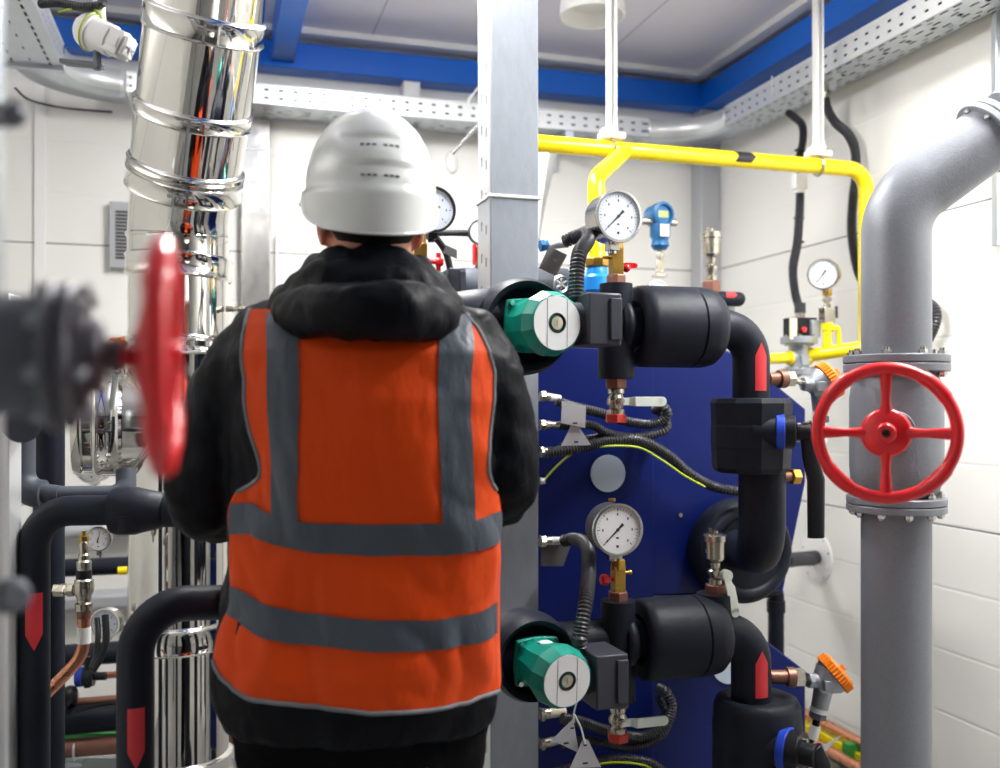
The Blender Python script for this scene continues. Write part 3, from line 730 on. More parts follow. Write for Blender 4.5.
# upper line
zU = W(668, 327, PBk).z
def lv(px, b=PBk, z=None): p = W(px, 400, b); p.z = z; return p
ub = T('insulated_pipe', 'upper run of black insulated pipe with fat barrel jacket and elbow turning down at right', 'pipe', lv(668, PBk, zU))
mb = MB(); el0 = lv(690, PBk, zU - .0); el1 = lv(751, PBk, zU); eb = drop(el1, 399)
mb.tube(fillet([lv(600, PBk, zU), el1, eb], .075, 12), .044, 32); mb.build('pipe_sleeve', 'foam', ub, ang=60)
barrel(ub, lv(634, PBk, zU), lv(714, PBk, zU), .095)
mb = MB(); mb.torus(lv(622, PBk, zU), EV, .046, .014, 40, 10); mb.build('collar', 'foam', ub)
mb = MB(); tt = lv(616, PBk, zU); mb.tube([drop(tt, 284), drop(tt, 379)], .038, 28); mb.lathe([(.038, 0), (.042, 0), (.042, .1), (.038, .1)], drop(tt, 378) , UP, 28); mb.build('tee_sleeve', 'foam', ub, ang=50)
arrow_label(ub, drop(el1, 367) , UP, V((.30, -.95, 0)), .115, .031, .044)
# from the pump to behind the worker
a0 = W(556, 330, 1.95); 
run('insulated_pipe', 'black insulated pipe from behind the worker shoulder into the upper pump', [V((W(440, 322, 2.02).x, W(440, 322, 2.02).y, 0)), W(440, 322, 2.02), W(480, 315, 2.03), W(540, 312, 1.9)], .058, .09, 'foam')
# upper valve jacket (octagonal) with blue neck and lever
vc = drop(el1, 436)
t = T('butterfly_valve', 'big black jacketed valve with blue collar and long black lever beside the red handwheel', 'valve', drop(el1, 472))
mb = MB(); hgt = drop(el1, 398).z - drop(el1, 472).z
r0 = .097; mb.lathe([(0, 0), (r0 * .86, 0), (r0 * .95, .012), (r0 * .97, hgt * .33), (r0 * .985, hgt * .34), (r0 * .985, hgt * .62), (r0 * .97, hgt * .63), (r0 * 1.0, hgt * .93), (r0 * .93, hgt), (0, hgt)], drop(el1, 472), UP, 10)
mb.build('valve_jacket', 'foam', t, ang=25, bevel=.004)
hub = W(788, 432, 2.09); hd_ = (EV * .86 + NV * .5).normalized()
mb = MB(); mb.cyl(hub - hd_ * .028, hub - hd_ * .008, .042, n=36); mb.build('blue_collar', 'nblue', t, bevel=.002); mb = MB(); mb.cyl(hub - hd_ * .08, hub - hd_ * .028, .038, n=36); mb.build('neck', 'foam', t)
mb = MB(); mb.cyl(hub - hd_ * .01, hub + hd_ * .016, .039, n=36); mb.cyl(hub + hd_ * .018, hub + hd_ * .05, .02, n=24); mb.build('hub', 'blackp', t, bevel=.002)
mb = MB(); q = hub + hd_ * .048; S_ = hd_.cross(UP)
lp = [q + UP * .012 - S_ * 0, q + S_ * .004 - UP * .01, W(806, 470, 2.16), W(814, 492, 2.16), W(814, 536, 2.16)]
mb.tube([q + UP * .022 - hd_ * .012, q - UP * .01, q - UP * .06 + hd_ * .002, q - UP * .11 + hd_ * .014, q - UP * .245 + hd_ * .014], [.018, .023, .02, .022, .021], 8, flat=.55)
mb.build('lever', 'blackp', t, ang=30, bevel=.003)
mb = MB(); mb.cyl(hub + hd_ * .02 + UP * .016 + S_ * .012, hub + hd_ * .028 + UP * .016 + S_ * .012, .006, n=12); mb.cyl(hub + hd_ * .02 - UP * .02 - S_ * .01, hub + hd_ * .026 - UP * .02 - S_ * .01, .004, n=12); mb.build('screw', 'steel2', t)
mb = MB(); s0 = W(775, 477, 2.02); mb.cyl(s0 - EV * .02, s0 + EV * .045, .012, n=16); mb.build('drain_stub', 'bronze', t)
mb = MB(); mb.hexn(s0 + EV * .043, s0 + EV * .065, .02); mb.build('stub_nut', 'brass', t)
# pipe going down from the valve and into the exchanger
e1 = drop(lv(762, PBk, zU), 470); 
t = T('insulated_pipe', 'thick black insulated elbow running from the jacketed valve back into the blue cover', 'pipe', drop(e1, 560))
eend = W(733, 548, HB)
mb = MB(); mb.tube(fillet([e1, drop(e1, 552), V((eend.x, eend.y, eend.z)) + NV * .01], .1, 12), .056, 32); mb.build('pipe_sleeve', 'foam', t, ang=60)
mb = MB(); mb.lathe([(0, 0), (.144, 0), (.148, .015), (.146, .07), (.135, .085), (.09, .09), (0, .09)], eend + NV * .001, NV, 56); mb.torus(eend + NV * .08, NV, .118, .02, 56, 12); mb.build('rosette', 'foam', t, ang=60)
# lower line
zL = W(674, 637, PBk).z
lb_ = T('insulated_pipe', 'lower run of black insulated pipe with a fat barrel jacket and elbow dropping at right', 'pipe', lv(674, PBk, zL))
m1 = lv(751, PBk, zL); mb = MB(); mb.tube(fillet([lv(545, PBk - .03, zL), m1 , drop(m1, 706)], .075, 12), .0475, 32); mb.build('pipe_sleeve', 'foam', lb_, ang=60)
barrel(lb_, lv(638, PBk, zL), lv(718, PBk, zL), .095)
mb = MB(); mb.torus(lv(626, PBk, zL), EV, .046, .014, 40, 10); mb.build('collar', 'foam', lb_)
mb = MB(); tt2 = lv(618, PBk, zL); mb.tube([drop(tt2, 600), drop(tt2, 700)], .040, 28); mb.build('tee_sleeve', 'foam', lb_, ang=50)
mb = MB(); tt3 = lv(715, PBk + .0, zL); mb.tube([drop(tt3, 593), drop(tt3, 637)], [.043, .047], 28); mb.build('tee_sleeve', 'foam', lb_, ang=50)
arrow_label(lb_, drop(m1, 669), UP, V((.30, -.95, 0)), .112, .034, .0475)
run('insulated_pipe', 'black insulated pipe stub between the blue cover and the wall disc at lower right', [W(786, 560, 1.3), W(812, 560, 1.05)], .021, .05)
# lower valve jacket
t = T('butterfly_valve', 'black jacketed valve with blue collar cut off by the bottom edge of the photo', 'valve', drop(m1, 900))
mb = MB(); zt = drop(m1, 697).z; vcx = lv(757, PBk, 0); r0 = .106
mb.lathe([(0, -.5), (r0, -.5), (r0, -.12), (r0 * .985, -.115), (r0 * .985, -.105), (r0, -.1), (r0, -.06), (r0 * .97, -.02), (r0 * .9, -.004), (r0 * .8, .002), (r0 * .6, -.004), (0, -.006)], V((vcx.x, vcx.y, zt)), UP, 48); mb.build('valve_jacket', 'foam', t, ang=60)
mb = MB(); mb.tube([V((vcx.x, vcx.y, zt - .49)), V((vcx.x, vcx.y, 0))], .055, 24); mb.build('pipe_sleeve', 'foam', t)
hub = W(797, 752, 2.12); hd_ = (EV * .55 + NV * .8).normalized()
mb = MB(); mb.cyl(hub - hd_ * .034, hub - hd_ * .014, .052, n=36); mb.build('blue_collar', 'nblue', t, bevel=.002); mb = MB(); mb.cyl(hub - hd_ * .08, hub - hd_ * .034, .046, n=36); mb.build('neck', 'foam', t)
mb = MB(); mb.cyl(hub - hd_ * .016, hub + hd_ * .014, .047, n=36); mb.cyl(hub + hd_ * .01, hub + hd_ * .045, .026, n=24); q = hub + hd_ * .04
mb.tube([q + UP * .02, q - UP * .02 + EV * .02, q - UP * .25 + EV * .03], [.02, .024, .02], 8, flat=.6); mb.build('lever', 'blackp', t, bevel=.002)
mb = MB(); S_ = hd_.cross(UP); mb.cyl(hub + hd_ * .014 + UP * .025 - S_ * .012, hub + hd_ * .02 + UP * .025 - S_ * .012, .006, n=12); mb.build('screw', 'steel2', t)

# ------------------------------------------------------------------ tee fittings, gauges and valves on the skid
def stack(t, c, items):
    """items: (name, material, kind, y_top, y_bottom, half width in m)"""
    for nm, mt_, kd, y0, y1, r in items:
        a, b = drop(c, y1), drop(c, y0); mb = MB()
        if kd == 'hex': mb.hexn(a, b, r)
        elif kd == 'box': mb.box((a + b) / 2, (r * 2, r * 2, (b - a).length), X=EV)
        else: mb.cyl(a, b, r, n=28, ch=r * .1)
        mb.build(nm, mt_, t, bevel=.0012)
g1 = T('gauge_cock', 'brass cock with a small red lever under the large upper gauge', 'valve', drop(tt, 286))
tt_ = tt
stack(g1, tt, [('reducer', 'bronze', 'hex', 275, 287, .024), ('body', 'brass', 'box', 246, 276, .0135), ('collar', 'brass', 'hex', 240, 250, .018)])
mb = MB(); q = drop(tt, 265); lever(mb, q + EV * .012, EV, NV, .034, w=.006, kink=.002); mb.ball(q + EV * .026 - UP * .006, .010); mb.build('red_lever', 'red', g1)
mb = MB(); q = drop(tt, 258); mb.cyl(q - EV * .032, q - EV * .008, .004, n=10); mb.build('test_screw', 'brass', g1)
gauge('large round steel gauge with white dial above the upper barrel jacket', W(619, 216, 2.06), V((.40, -.92, -.02)), .060, .5, 'steel2', 'diall', needle=2.35 + .0, stem=.028)
g2 = T('gauge_cock', 'brass cock with a round red knob under the lower gauge', 'valve', drop(tt2, 602))
stack(g2, tt2, [('reducer', 'bronze', 'hex', 591, 602, .024), ('body', 'brass', 'box', 566, 592, .0135), ('collar', 'brass', 'hex', 559, 570, .018), ('stem', 'nickel', 'cyl', 552, 562, .011)])
mb = MB(); q = drop(tt2, 579); mb.cyl(q - EV * .035, q - EV * .01, .005, n=10); mb.lathe([(0, 0), (.011, 0), (.013, .004), (.013, .014), (.009, .018), (0, .018)], q - EV * .025, -EV, 8); mb.build('red_knob', 'red', g2)
mb = MB(); q = drop(tt2, 573); mb.cyl(q + EV * .01, q + EV * .03, .0035, n=10); mb.ball(q + EV * .03, .006, 12); mb.build('test_screw', 'brass', g2)
g3 = gauge('round black-backed gauge with white dial in front of the blue panel', W(618, 530, 2.06), V((.24, -.97, 0)), .060, .55, 'steel2', 'dial', needle=2.35, stem=.02)
for ch in g3.children:
    if ch.name.startswith('case'): ch.data.materials.append(M['darkbox'])
for p in [c_ for c_ in g3.children if c_.name.startswith('case')][0].data.polygons:
    if p.center.dot(V((0, 0, 0))) == 0 and (p.index // 56) in (0, 1, 2): p.material_index = 1
mb = MB(); q = W(612, 501, 2.03); mb.cyl(q, q + UP * .006, .008, n=10); mb.build('vent_plug', 'brass', g3)
# small bronze stubs and ball valves under the tees
for tc_, ys, lb, nm in ((tt, (379, 388, 415, 424), 'silver ball valve with flat lever under the upper tee', 0), (tt2, (699, 706, 733, 741), 'silver ball valve with flat lever near the bottom under the lower tee', 1)):
    tv = ball_valve(lb, drop(tc_, ys[1]), drop(tc_, ys[2]), .0205, EV, .098, NV, nut='redn')
    mb = MB(); mb.hexn(drop(tc_, ys[1] + .5), drop(tc_, ys[0] - 2), .026); mb.build('reducer', 'bronze', tv)
# air vents
def vent(label, c, ys, lever_=False, clear=False, s=1):
    t = T('air_vent', label, 'air vent', drop(c, ys[3])); a = drop(c, ys[1]); H = drop(c, ys[0]).z - a.z
    mb = MB(); mb.lathe([(0, 0), (.016 * s, 0), (.0225 * s, H * .1), (.0245 * s, H * .7), (.0285 * s, H * .72), (.0285 * s, H * .93), (.02 * s, H * .97), (.008 * s, H), (.008 * s, H * 1.08), (0, H * 1.1)], a, UP, 32); mb.build('float_body', 'nickel', t, ang=35)
    mb = MB(); mb.cyl(drop(c, ys[1]) + EV * .012, drop(c, ys[1]) + EV * .012 + UP * .002, .002, n=6); b = drop(c, ys[0]); mb.cyl(b - EV * .012, b - EV * .012 + UP * .012, .004, n=8); mb.build('vent_screw', 'blackp' if lever_ else 'nickel', t)
    mb = MB(); h1 = a.z - drop(c, ys[2]).z
    mb.lathe([(0, 0), (.016 * s, 0), (.016 * s, h1 * .2), (.011 * s, h1 * .25), (.018 * s, h1 * .5), (.018 * s, h1 * .6), (.011 * s, h1 * .7), (.013 * s, h1 * .95), (0, h1)], drop(c, ys[2]), UP, 20); mb.build('shutoff_body', 'nickel', t, ang=30)
    mb = MB(); mb.hexn(drop(c, ys[3]), drop(c, ys[2]), .025 * s); mb.build('reducer', 'bronze', t, bevel=.001)
    return t
av = vent('silver air vent with white lever standing on the lower black tee', tt3, (533, 561, 584, 595))
mb = MB(); q = drop(tt3, 574) + NV * .026; mb.cyl(q - NV * .01 + EV * .016, q + NV * .006 + EV * .016, .014, n=20); lever(mb, q + EV * .014 + NV * .004, (-UP + EV * .22), NV, .088, w=.0115, kink=.006); mb.build('lever', 'offwhite', av, bevel=.001)
cv = W(711, 260, 1.35)
vent('silver air vent on a short black pipe with a red arrow, near the corner column', cv, (231, 257, 281, 293), s=1.18)
hp0, hp1 = W(672, 297, 1.35), W(738, 297, 1.35); hp1.z = hp0.z
t = T('insulated_pipe', 'short black pipe with red arrow and rounded end below the rear air vent', 'pipe', hp0)
mb = MB(); mb.tube([hp0, hp1], .0235, 24); mb.ball(hp1, .0235, 16); mb.build('pipe_sleeve', 'foam', t, ang=60)
arrow_label(t, W(728, 297, 1.35), EV, NV + UP * .2, .038, .02, .0238)
mb = MB(); mb.tube([hp1 - EV * .03, W(728, 320, .9)], .02, 16); mb.build('stub', 'colgrey', t)
# transmitter
tp = W(660, 225, 1.2)
t = T('digital_transmitter', 'blue digital transmitter head with small display above a round gauge', 'transmitter', drop(tp, 272))
mb = MB(); f1 = NV * 1 + EV * .15; mb.lathe([(0, -.05), (.03, -.05), (.036, -.04), (.037, -.01), (.04, .0), (.04, .022), (.031, .026), (.028, .016), (0, .016)], drop(tp, 215), f1, 32); mb.build('display_head', 'tblue', t, ang=40)
mb = MB(); mb.box(drop(tp, 215) + f1.normalized() * .017, (.036, .003, .022), X=EV); mb.build('display', 'lcd', t)
mb = MB(); a = drop(tp, 250); H = drop(tp, 222).z - a.z; mb.lathe([(0, 0), (.02, 0), (.03, H * .15), (.026, H * .35), (.033, H * .5), (.033, H * .9), (.02, H), (0, H)], a, UP, 20); mb.build('body', 'tblue', t, ang=40)
mb = MB(); mb.box(drop(tp, 232) + NV * .034, (.032, .003, .04), X=EV); mb.build('name_plate', 'label', t)
mb = MB(); q = drop(tp, 222); mb.cyl(q - EV * .066, q - EV * .03, .012, n=14); mb.cyl(q + EV * .03, q + EV * .058, .012, n=14); mb.build('cable_gland', 'nickel', t)
mb = MB(); a = drop(tp, 250); mb.tube([a, drop(tp, 262)], .008, 14); mb.hexn(drop(tp, 258), drop(tp, 253), .014); mb.hexn(drop(tp, 275), drop(tp, 261), .0155); mb.box(drop(tp, 276), (.042, .04, .008), X=EV); mb.build('stem', 'nickel', t, bevel=.001)
gauge('small round gauge peeking over the upper barrel jacket below the blue transmitter', W(658, 291, 1.25), NV + UP * .1, .037, .4, 'steel2', 'diall', stem=.02)

# ------------------------------------------------------------------ cables on the skid
def gland(label, p, D, r=.012, L=.03, mts=('nickel', 'white'), L2=.0):
    D = V(D).normalized(); t = T('cable_gland', label, 'cable gland', p)
    mb = MB(); mb.hexn(p, p + D * L * .5, r * 1.25); mb.cyl(p + D * L * .4, p + D * L, r, n=20); mb.build('nut', mts[0], t)
    if L2: mb = MB(); mb.cyl(p + D * L, p + D * (L + L2), r * .85, r * .75, n=20); mb.build('sleeve', mts[1], t)
    return t
def hose(label, pix, r, b0=None, mt='hose', name='cable', cat='cable', pitch=.008):
    pts = [W(x, y, b) for x, y, b in pix]; mb = MB(); mb.hose(pts, r, pitch); return tag(mb.build(name, mt), label, cat)
gb = 1.70
gland('bright cable gland on the post edge, topmost of the four beside the upper tags', W(540, 396, gb), EV - UP * .12, .012, .026, L2=.03)
gland('cable gland on the post edge level with the upper grey triangle tag', W(540, 425, gb), EV, .012, .026, L2=.03, mts=('nickel', 'nickel'))
gland('cable gland on the post edge just above the yellow green wire', W(540, 452, gb), EV, .013, .018)
gland('white cable gland where the yellow green wire leaves the post', W(540, 481, gb), EV, .008, .012, mts=('label', 'label'))
hose('ribbed cable looping round behind the upper ball valve, the highest loop', [(556, 401, gb), (575, 407, gb), (600, 413, 1.68), (625, 421, 1.66), (652, 424, 1.66), (667, 416, 1.68), (664, 407, 1.68), (655, 410, 1.64)], .0125)
hose('ribbed cable looping just under the red nut of the upper ball valve', [(558, 426, gb), (590, 425, 1.67), (610, 434, 1.66), (640, 437, 1.66), (665, 430, 1.67), (666, 420, 1.65), (660, 412, 1.62)], .0115)
hose('thick ribbed cable sweeping down right in front of the upper blue cover', [(544, 453, gb), (575, 449, 1.7), (605, 442, 1.68), (640, 441, 1.68), (668, 455, 1.67), (690, 474, 1.67), (715, 487, 1.67), (745, 492, 1.7), (775, 494, 1.7)], .0135)
hose('ribbed cable lying above the yellow green wire on the blue panel', [(560, 447, 1.67), (590, 438, 1.65), (620, 436, 1.65), (645, 440, 1.65)], .010)
mb = MB(); mb.tube(spline([W(x, y, 1.69) for x, y in ((543, 481), (555, 468), (572, 454), (595, 447), (636, 447), (660, 459), (685, 476), (705, 487))]), .003, 8); tag(mb.build('earth_wire', 'wiregy'), 'yellow green earth wire curving over the upper pale disc', 'wire')
for x, y in ((641, 445), (593, 417), (705, 480), (705, 480)): pass
# tags
def tagplate(label, px, poly, b, mt='tag', tilt=(0, 0)):
    pts = [W(x, y, b) for x, y in poly]; n = (pts[1] - pts[0]).cross(pts[2] - pts[0]).normalized()
    mb = MB(); k = len(pts); mb.add([p + n * .001 for p in pts] + [p - n * .001 for p in pts], [tuple(range(k)), tuple(range(2 * k - 1, k - 1, -1))] + [(i, (i + 1) % k, k + (i + 1) % k, k + i) for i in range(k)])
    o = mb.build('cable_tag', mt); tag(o, label, 'tag'); return o
def slot_mark(parent, px, py, b, w=.012):
    mb = MB(); mb.box(W(px, py, b) + NV * .0013, (w, .001, .004), X=EV); mb.build('slot', 'ink', parent)
o = tagplate('pale rectangular tag hanging beside the upper silver valve', 0, [(562, 401), (586, 406), (585, 428), (561, 423)], 1.72); slot_mark(o, 575, 423, 1.72)
o = tagplate('upper pale triangular tag below the rectangular one', 0, [(571, 426), (579, 427), (591, 445), (561, 446)], 1.71); slot_mark(o, 576, 442, 1.71)
o = tagplate('lower triangular grey tag hanging left, next to the post', 0, [(573, 719), (579, 753), (552, 740)], 2.0); slot_mark(o, 566, 743, 2.0); slot_mark(o, 572, 728, 2.0, .008)
o = tagplate('lower triangular grey tag cut by the bottom edge below the pump', 0, [(583, 739), (588, 740), (601, 767), (570, 768)], 2.02); slot_mark(o, 585, 763, 2.02); slot_mark(o, 585, 745, 2.02, .008)
mb = MB(); mb.tube(spline([W(578, 698, 2.12), W(574, 712, 2.05), W(574, 722, 2.01)]), .0022, 8); mb.tube(spline([W(574, 714, 2.05), W(581, 728, 2.03), W(585, 744, 2.02)]), .0022, 8)
tag(mb.build('tag_string', 'white'), 'white string tying the two grey triangle tags to the lower pump', 'string')
tagplate('grey tag hanging by the hose between post and yellow pipe', 0, [(549, 246), (567, 255), (556, 276), (539, 268)], 1.9, 'tagd')
tagplate('dark tag hanging behind the lower hose next to the post', 0, [(541, 545), (571, 545), (563, 566), (541, 566)], 1.69, 'tagd')
gland('cable gland beside the post behind the large upper gauge', W(540, 246, 1.86), EV + UP * .12, .012, .02, mts=('tblue', 'label'), L2=.045)
hose('ribbed hose arching from the upper pump box over to the post', [(564, 242, 1.88), (575, 237, 1.9), (586, 233, 1.95), (588, 240, 2.05), (580, 252, 2.12), (577, 270, 2.14), (576, 300, 2.15)], .0155)
gland('cable gland at the post beside the lower gauge', W(540, 541, 1.7), EV - UP * .03, .013, .03, L2=.03, mts=('nickel', 'label'))
hose('ribbed hose bending from the post down to the lower pump box', [(563, 541, 1.72), (575, 539, 1.76), (586, 545, 1.88), (589, 565, 2.0), (586, 600, 2.12), (580, 635, 2.15), (580, 646, 2.15)], .0155)
gland('cream cable gland at the post under the lower pump', W(540, 714, gb), EV - UP * .02, .015, .025, L2=.045, mts=('nickel', 'cream'))
gland('cable gland at the post beside the lower left triangle tag', W(540, 744, gb), EV + UP * .1, .014, .025, L2=.04, mts=('nickel', 'tag'))
hose('ribbed cable curving from the lower cream gland round to the right', [(562, 718, 1.72), (585, 723, 1.7), (605, 730, 1.68), (640, 737, 1.66), (664, 726, 1.66), (672, 708, 1.66), (667, 693, 1.65), (659, 688, 1.62)], .0135)
hose('ribbed cable under the lower ball valve making the second lower loop', [(562, 744, 1.72), (590, 740, 1.68), (625, 748, 1.66), (655, 740, 1.65), (668, 724, 1.64), (662, 704, 1.62), (658, 698, 1.62)], .0105)
hose('thick ribbed cable at the very bottom edge below the red nut', [(541, 778, 1.7), (575, 768, 1.7), (610, 760, 1.68), (645, 762, 1.68), (668, 776, 1.68), (690, 800, 1.68)], .0135)
mb = MB(); mb.tube(spline([W(x, y, 1.7) for x, y in ((590, 768), (605, 763), (630, 763), (650, 768), (660, 780))]), .003, 8); tag(mb.build('earth_wire', 'wiregy'), 'yellow green wire on the bottom ribbed cable', 'wire')

# ------------------------------------------------------------------ temperature heads with orange caps
def temp_head(label, c, face, inlet, stub, down, s=1, tail=True):
    """c head centre; face = way the orange cap looks; inlet = point where the stub starts"""
    t = T('temperature_sensor', label, 'sensor', c - UP * .05); face = V(face).normalized()
    mb = MB(); mb.lathe([(0, -.034 * s), (.02 * s, -.034 * s), (.024 * s, -.022 * s), (.036 * s, -.004 * s), (.037 * s, .004 * s), (0, .004 * s)], c, face, 32); 
    d = (V(inlet) - c).normalized(); mb.cyl(c - face * .012 * s, c - face * .012 * s + d * .04 * s, .016 * s, .014 * s, n=20); mb.hexn(c - face * .01 * s + d * .034 * s, c - face * .01 * s + d * .044 * s, .016 * s)
    dn = V(down).normalized(); mb.cyl(c - face * .012 * s, c - face * .012 * s + dn * .055 * s, .02 * s, .017 * s, n=20); side = face.cross(UP).normalized(); mb.box(c - face * .014 * s + side * .028 * s, (.016 * s, .02 * s, .02 * s), X=side); mb.build('head', 'castal', t, ang=35, bevel=.0012)
    mb = MB(); n = 36; pr = frame(c, face)
    poly = [(math.cos(2 * PI * i / (n * 2)) * (.041 if i % 2 else .0435) * s, math.sin(2 * PI * i / (n * 2)) * (.041 if i % 2 else .0435) * s) for i in range(n * 2)]
    mb.prism(poly, pr, .005 * s, .021 * s); mb.lathe([(.041 * s, .02 * s), (.037 * s, .026 * s), (0, .027 * s)], c, face, 36)
    mb.box(c + face * .029 * s, (.06 * s, .012 * s, .008 * s), X=face.cross(V((.3, .2, 1))), Z=face); mb.build('cap', 'orangec', t, ang=30)
    a = V(inlet); e = c - face * .01 * s + d * .04 * s; mb = MB(); mb.cyl(a, e, .0055 * s, n=14); mb.build('probe', 'nickel', t)
    L = (a - e).length; dd = (V(stub) - a).normalized()
    mb = MB(); mb.hexn(a - dd * .012, a + dd * .012, .018 * s); mb.build('union_nut', 'nickel', t)
    mb = MB(); mb.cyl(a + dd * .01, a + dd * .03, .0195 * s, n=24); mb.cyl(a + dd * .028, V(stub), .014 * s, n=20); mb.build('pocket', 'bronze', t, bevel=.001)
    g0 = c - face * .012 * s + dn * .055 * s
    if tail:
        mb = MB(); mb.cyl(g0, g0 + dn * .012, .018 * s, n=18); mb.build('gland_ring', 'label', t); mb = MB(); mb.hexn(g0 + dn * .012, g0 + dn * .028, .017 * s); mb.build('gland_nut', 'greyd', t)
        mb = MB(); mb.cyl(g0 + dn * .028, g0 + dn * .046, .009, n=14); mb.build('cable', 'blackp', t)
        mb = MB(); mb.cyl(g0 + dn * .045, g0 + dn * .078, .0125, n=18); mb.build('white_sleeve', 'white', t)
    return t, g0 + dn * .075
s1, tail1 = temp_head('orange capped sensor head low at the right of the blue cover, above copper pipes', W(830, 677, 2.02), V((.76, -.02, .62)), W(799, 677, 2.02), W(770, 677, 2.0), V((-.22, 0, -1)), s=1.22)
mb = MB(); mb.tube(spline([tail1, tail1 + V((-.015, 0, -.05)), tail1 + V((-.01, .01, -.2))]), .006, 10); mb.build('lead', 'blackp', s1)
tagplate('small grey tag folded at the orange capped sensor cable near the bottom', 0, [(819, 748), (838, 737), (842, 735), (824, 752)], 2.05, 'tag')
s2, tail2 = temp_head('orange capped sensor head half hidden behind the red handwheel', W(824, 383, 1.98), V((.80, -.05, .52)), W(789, 379, 1.98), W(768, 379, 1.98), V((.05, 0, -1)), s=1.15)
# ------------------------------------------------------------------ gas manifold on the right
GA = W(799, 357, 1.18)
mz = GA.z
def gm(px, py, b=1.18): return W(px, py, b)
t = T('gas_manifold', 'short yellow pipe with riser and small bypass beside the grey pipe', 'pipe', GA)
p0 = gm(768, 359); p1 = gm(790, 358); p2 = gm(806, 356); p3 = W(868, 347, 1.34)
mb = MB(); mb.cyl(p0, p1, .018, n=20); mb.cyl(p1 - EV * .006, p1 + EV * .006, .026, n=20); mb.cyl(p2, p3, .0225, n=24); mb.cyl(p2 - EV * .004, p2 + EV * .014, .032, n=24); mb.build('pipe', 'yellow', t, ang=45)
r0 = W(827, 352, 1.24)
mb = MB(); mb.cyl(r0, drop(r0, 326), .0145, n=20); mb.cyl(drop(r0, 330), drop(r0, 323), .02, n=20); mb.build('riser', 'yellow', t)
mb = MB(); mb.tube(fillet([W(832, 330, 1.24), W(838, 325, 1.24), W(839, 345, 1.24), W(838, 349, 1.26)], .01), .0085, 12); mb.build('bypass', 'yellow', t)
t = T('needle_valve', 'small silver needle valve between the small gauge and the yellow riser', 'valve', drop(r0, 325))
mb = MB(); mb.box((drop(r0, 323) + drop(r0, 308)) / 2, (.042, .034, drop(r0, 308).z - drop(r0, 323).z), X=EV); mb.hexn(drop(r0, 308), drop(r0, 304), .012); mb.hexn(drop(r0, 302), drop(r0, 297), .015); mb.cyl(drop(r0, 306), drop(r0, 295), .008); mb.build('body', 'nickel', t, bevel=.0015)
mb = MB(); mb.hexn(drop(r0, 296), drop(r0, 289), .016); mb.build('brass_nut', 'brass', t)
mb = MB(); q = drop(r0, 312) + EV * .021; mb.cyl(q, q + EV * .012, .008); mb.box(q + EV * .015, (.006, .01, .04), X=EV); mb.build('grip', 'ink', t)
gauge('small round gauge with blue tinted dial left of the grey elbow, facing left', W(823, 274, 1.27), NV * .8 - EV * .85 + V((0, 0, -.1)), .057 * .93, .5, 'nickel', 'diall', needle=2.5, stem=.01)
t = T('solenoid_valve', 'silver gas solenoid valve with black coil box on top, left of the small gauge', 'valve', drop(GA, 372))
mb = MB(); a, b = drop(GA, 375), drop(GA, 337); H = b.z - a.z
mb.lathe([(0, 0), (.062, 0), (.062, H * .16), (.036, H * .17), (.032, H * .5), (.036, H * .8), (.062, H * .82), (.062, H), (0, H)], a, UP, 32); mb.cyl(p1, p2, .026, n=24); mb.box(drop(GA, 361) + NV * .034, (.03, .012, .034), X=EV); mb.build('body', 'castal', t, ang=35, bevel=.0015)
mb = MB()
for k in range(6):
    an = PI / 3 * k + .3; q = V((math.cos(an) * .05, math.sin(an) * .05, 0)); mb.cyl(a + q - UP * .006, a + q + UP * (H * .16 + .006), .006, n=8); mb.cyl(b + q - UP * (H * .18 + .006), b + q + UP * .006, .006, n=8)
mb.build('bolt', 'steel2', t)
mb = MB(); cb_ = W(800, 329, 1.18); mb.box(cb_, (.095, .06, .075), X=EV); mb.build('coil_box', 'blackp', t, bevel=.002)
mb = MB(); mb.box(W(790.5, 329, 1.2) + NV * .016, (.026, .006, .072), X=EV); mb.build('side_plate', 'cream', t)
mb = MB(); q = W(801, 330, 1.2) + NV * .02; mb.cyl(q - NV * .01, q + NV * .002, .0095, n=20); mb.build('red_button', 'redl', t)
mb = MB(); q = W(812, 329, 1.2); mb.box(q, (.034, .05, .06), X=EV); mb.build('connector_block', 'castal', t, bevel=.002)
mb = MB(); mb.cyl(drop(cb_, 321), drop(cb_, 309), .017, n=20); mb.hexn(drop(cb_, 322), drop(cb_, 318), .021); mb.build('conduit_fitting', 'nickel', t)
def wl(px, py, a): return WR(px, py, a)
mb = MB(); c_ = drop(cb_, 310); mb.hose([c_, drop(W(795, 300, 1.16), 292), W(793, 268, 1.15), W(797, 245, 1.13), W(799, 222, 1.11), W(800, 200, 1.1), W(800, 192, 1.1)], .0145, .008); mb.cyl(drop(cb_, 313), drop(cb_, 303), .019)
tag(mb.build('conduit', 'hose'), 'wavy black conduit from the coil box up to the small white box', 'conduit')
c = W(799.5, 182, 1.1); t = T('junction_box', 'small white junction box on the black cable under the yellow pipe', 'junction box', c - UP * .03)
mb = MB(); mb.box(c, (.048, .03, .056), X=EV); mb.build('body', 'white', t, bevel=.004); mb = MB(); mb.cyl(c - UP * .026, c - UP * .04, .018); mb.cyl(c + UP * .026, c + UP * .034, .012); mb.build('gland', 'label', t)
mb = MB(); mb.hose([c + UP * .03, W(799, 160, 1.1), W(803, 140, 1.08), W(802, 125, 1.05), W(794, 117, .95), W(789, 113, .9)], .0135, .006, amp=.03)
tag(mb.build('conduit', 'blackp'), 'black cable dropping out of the right tray to the white junction box', 'conduit')
mb = MB()
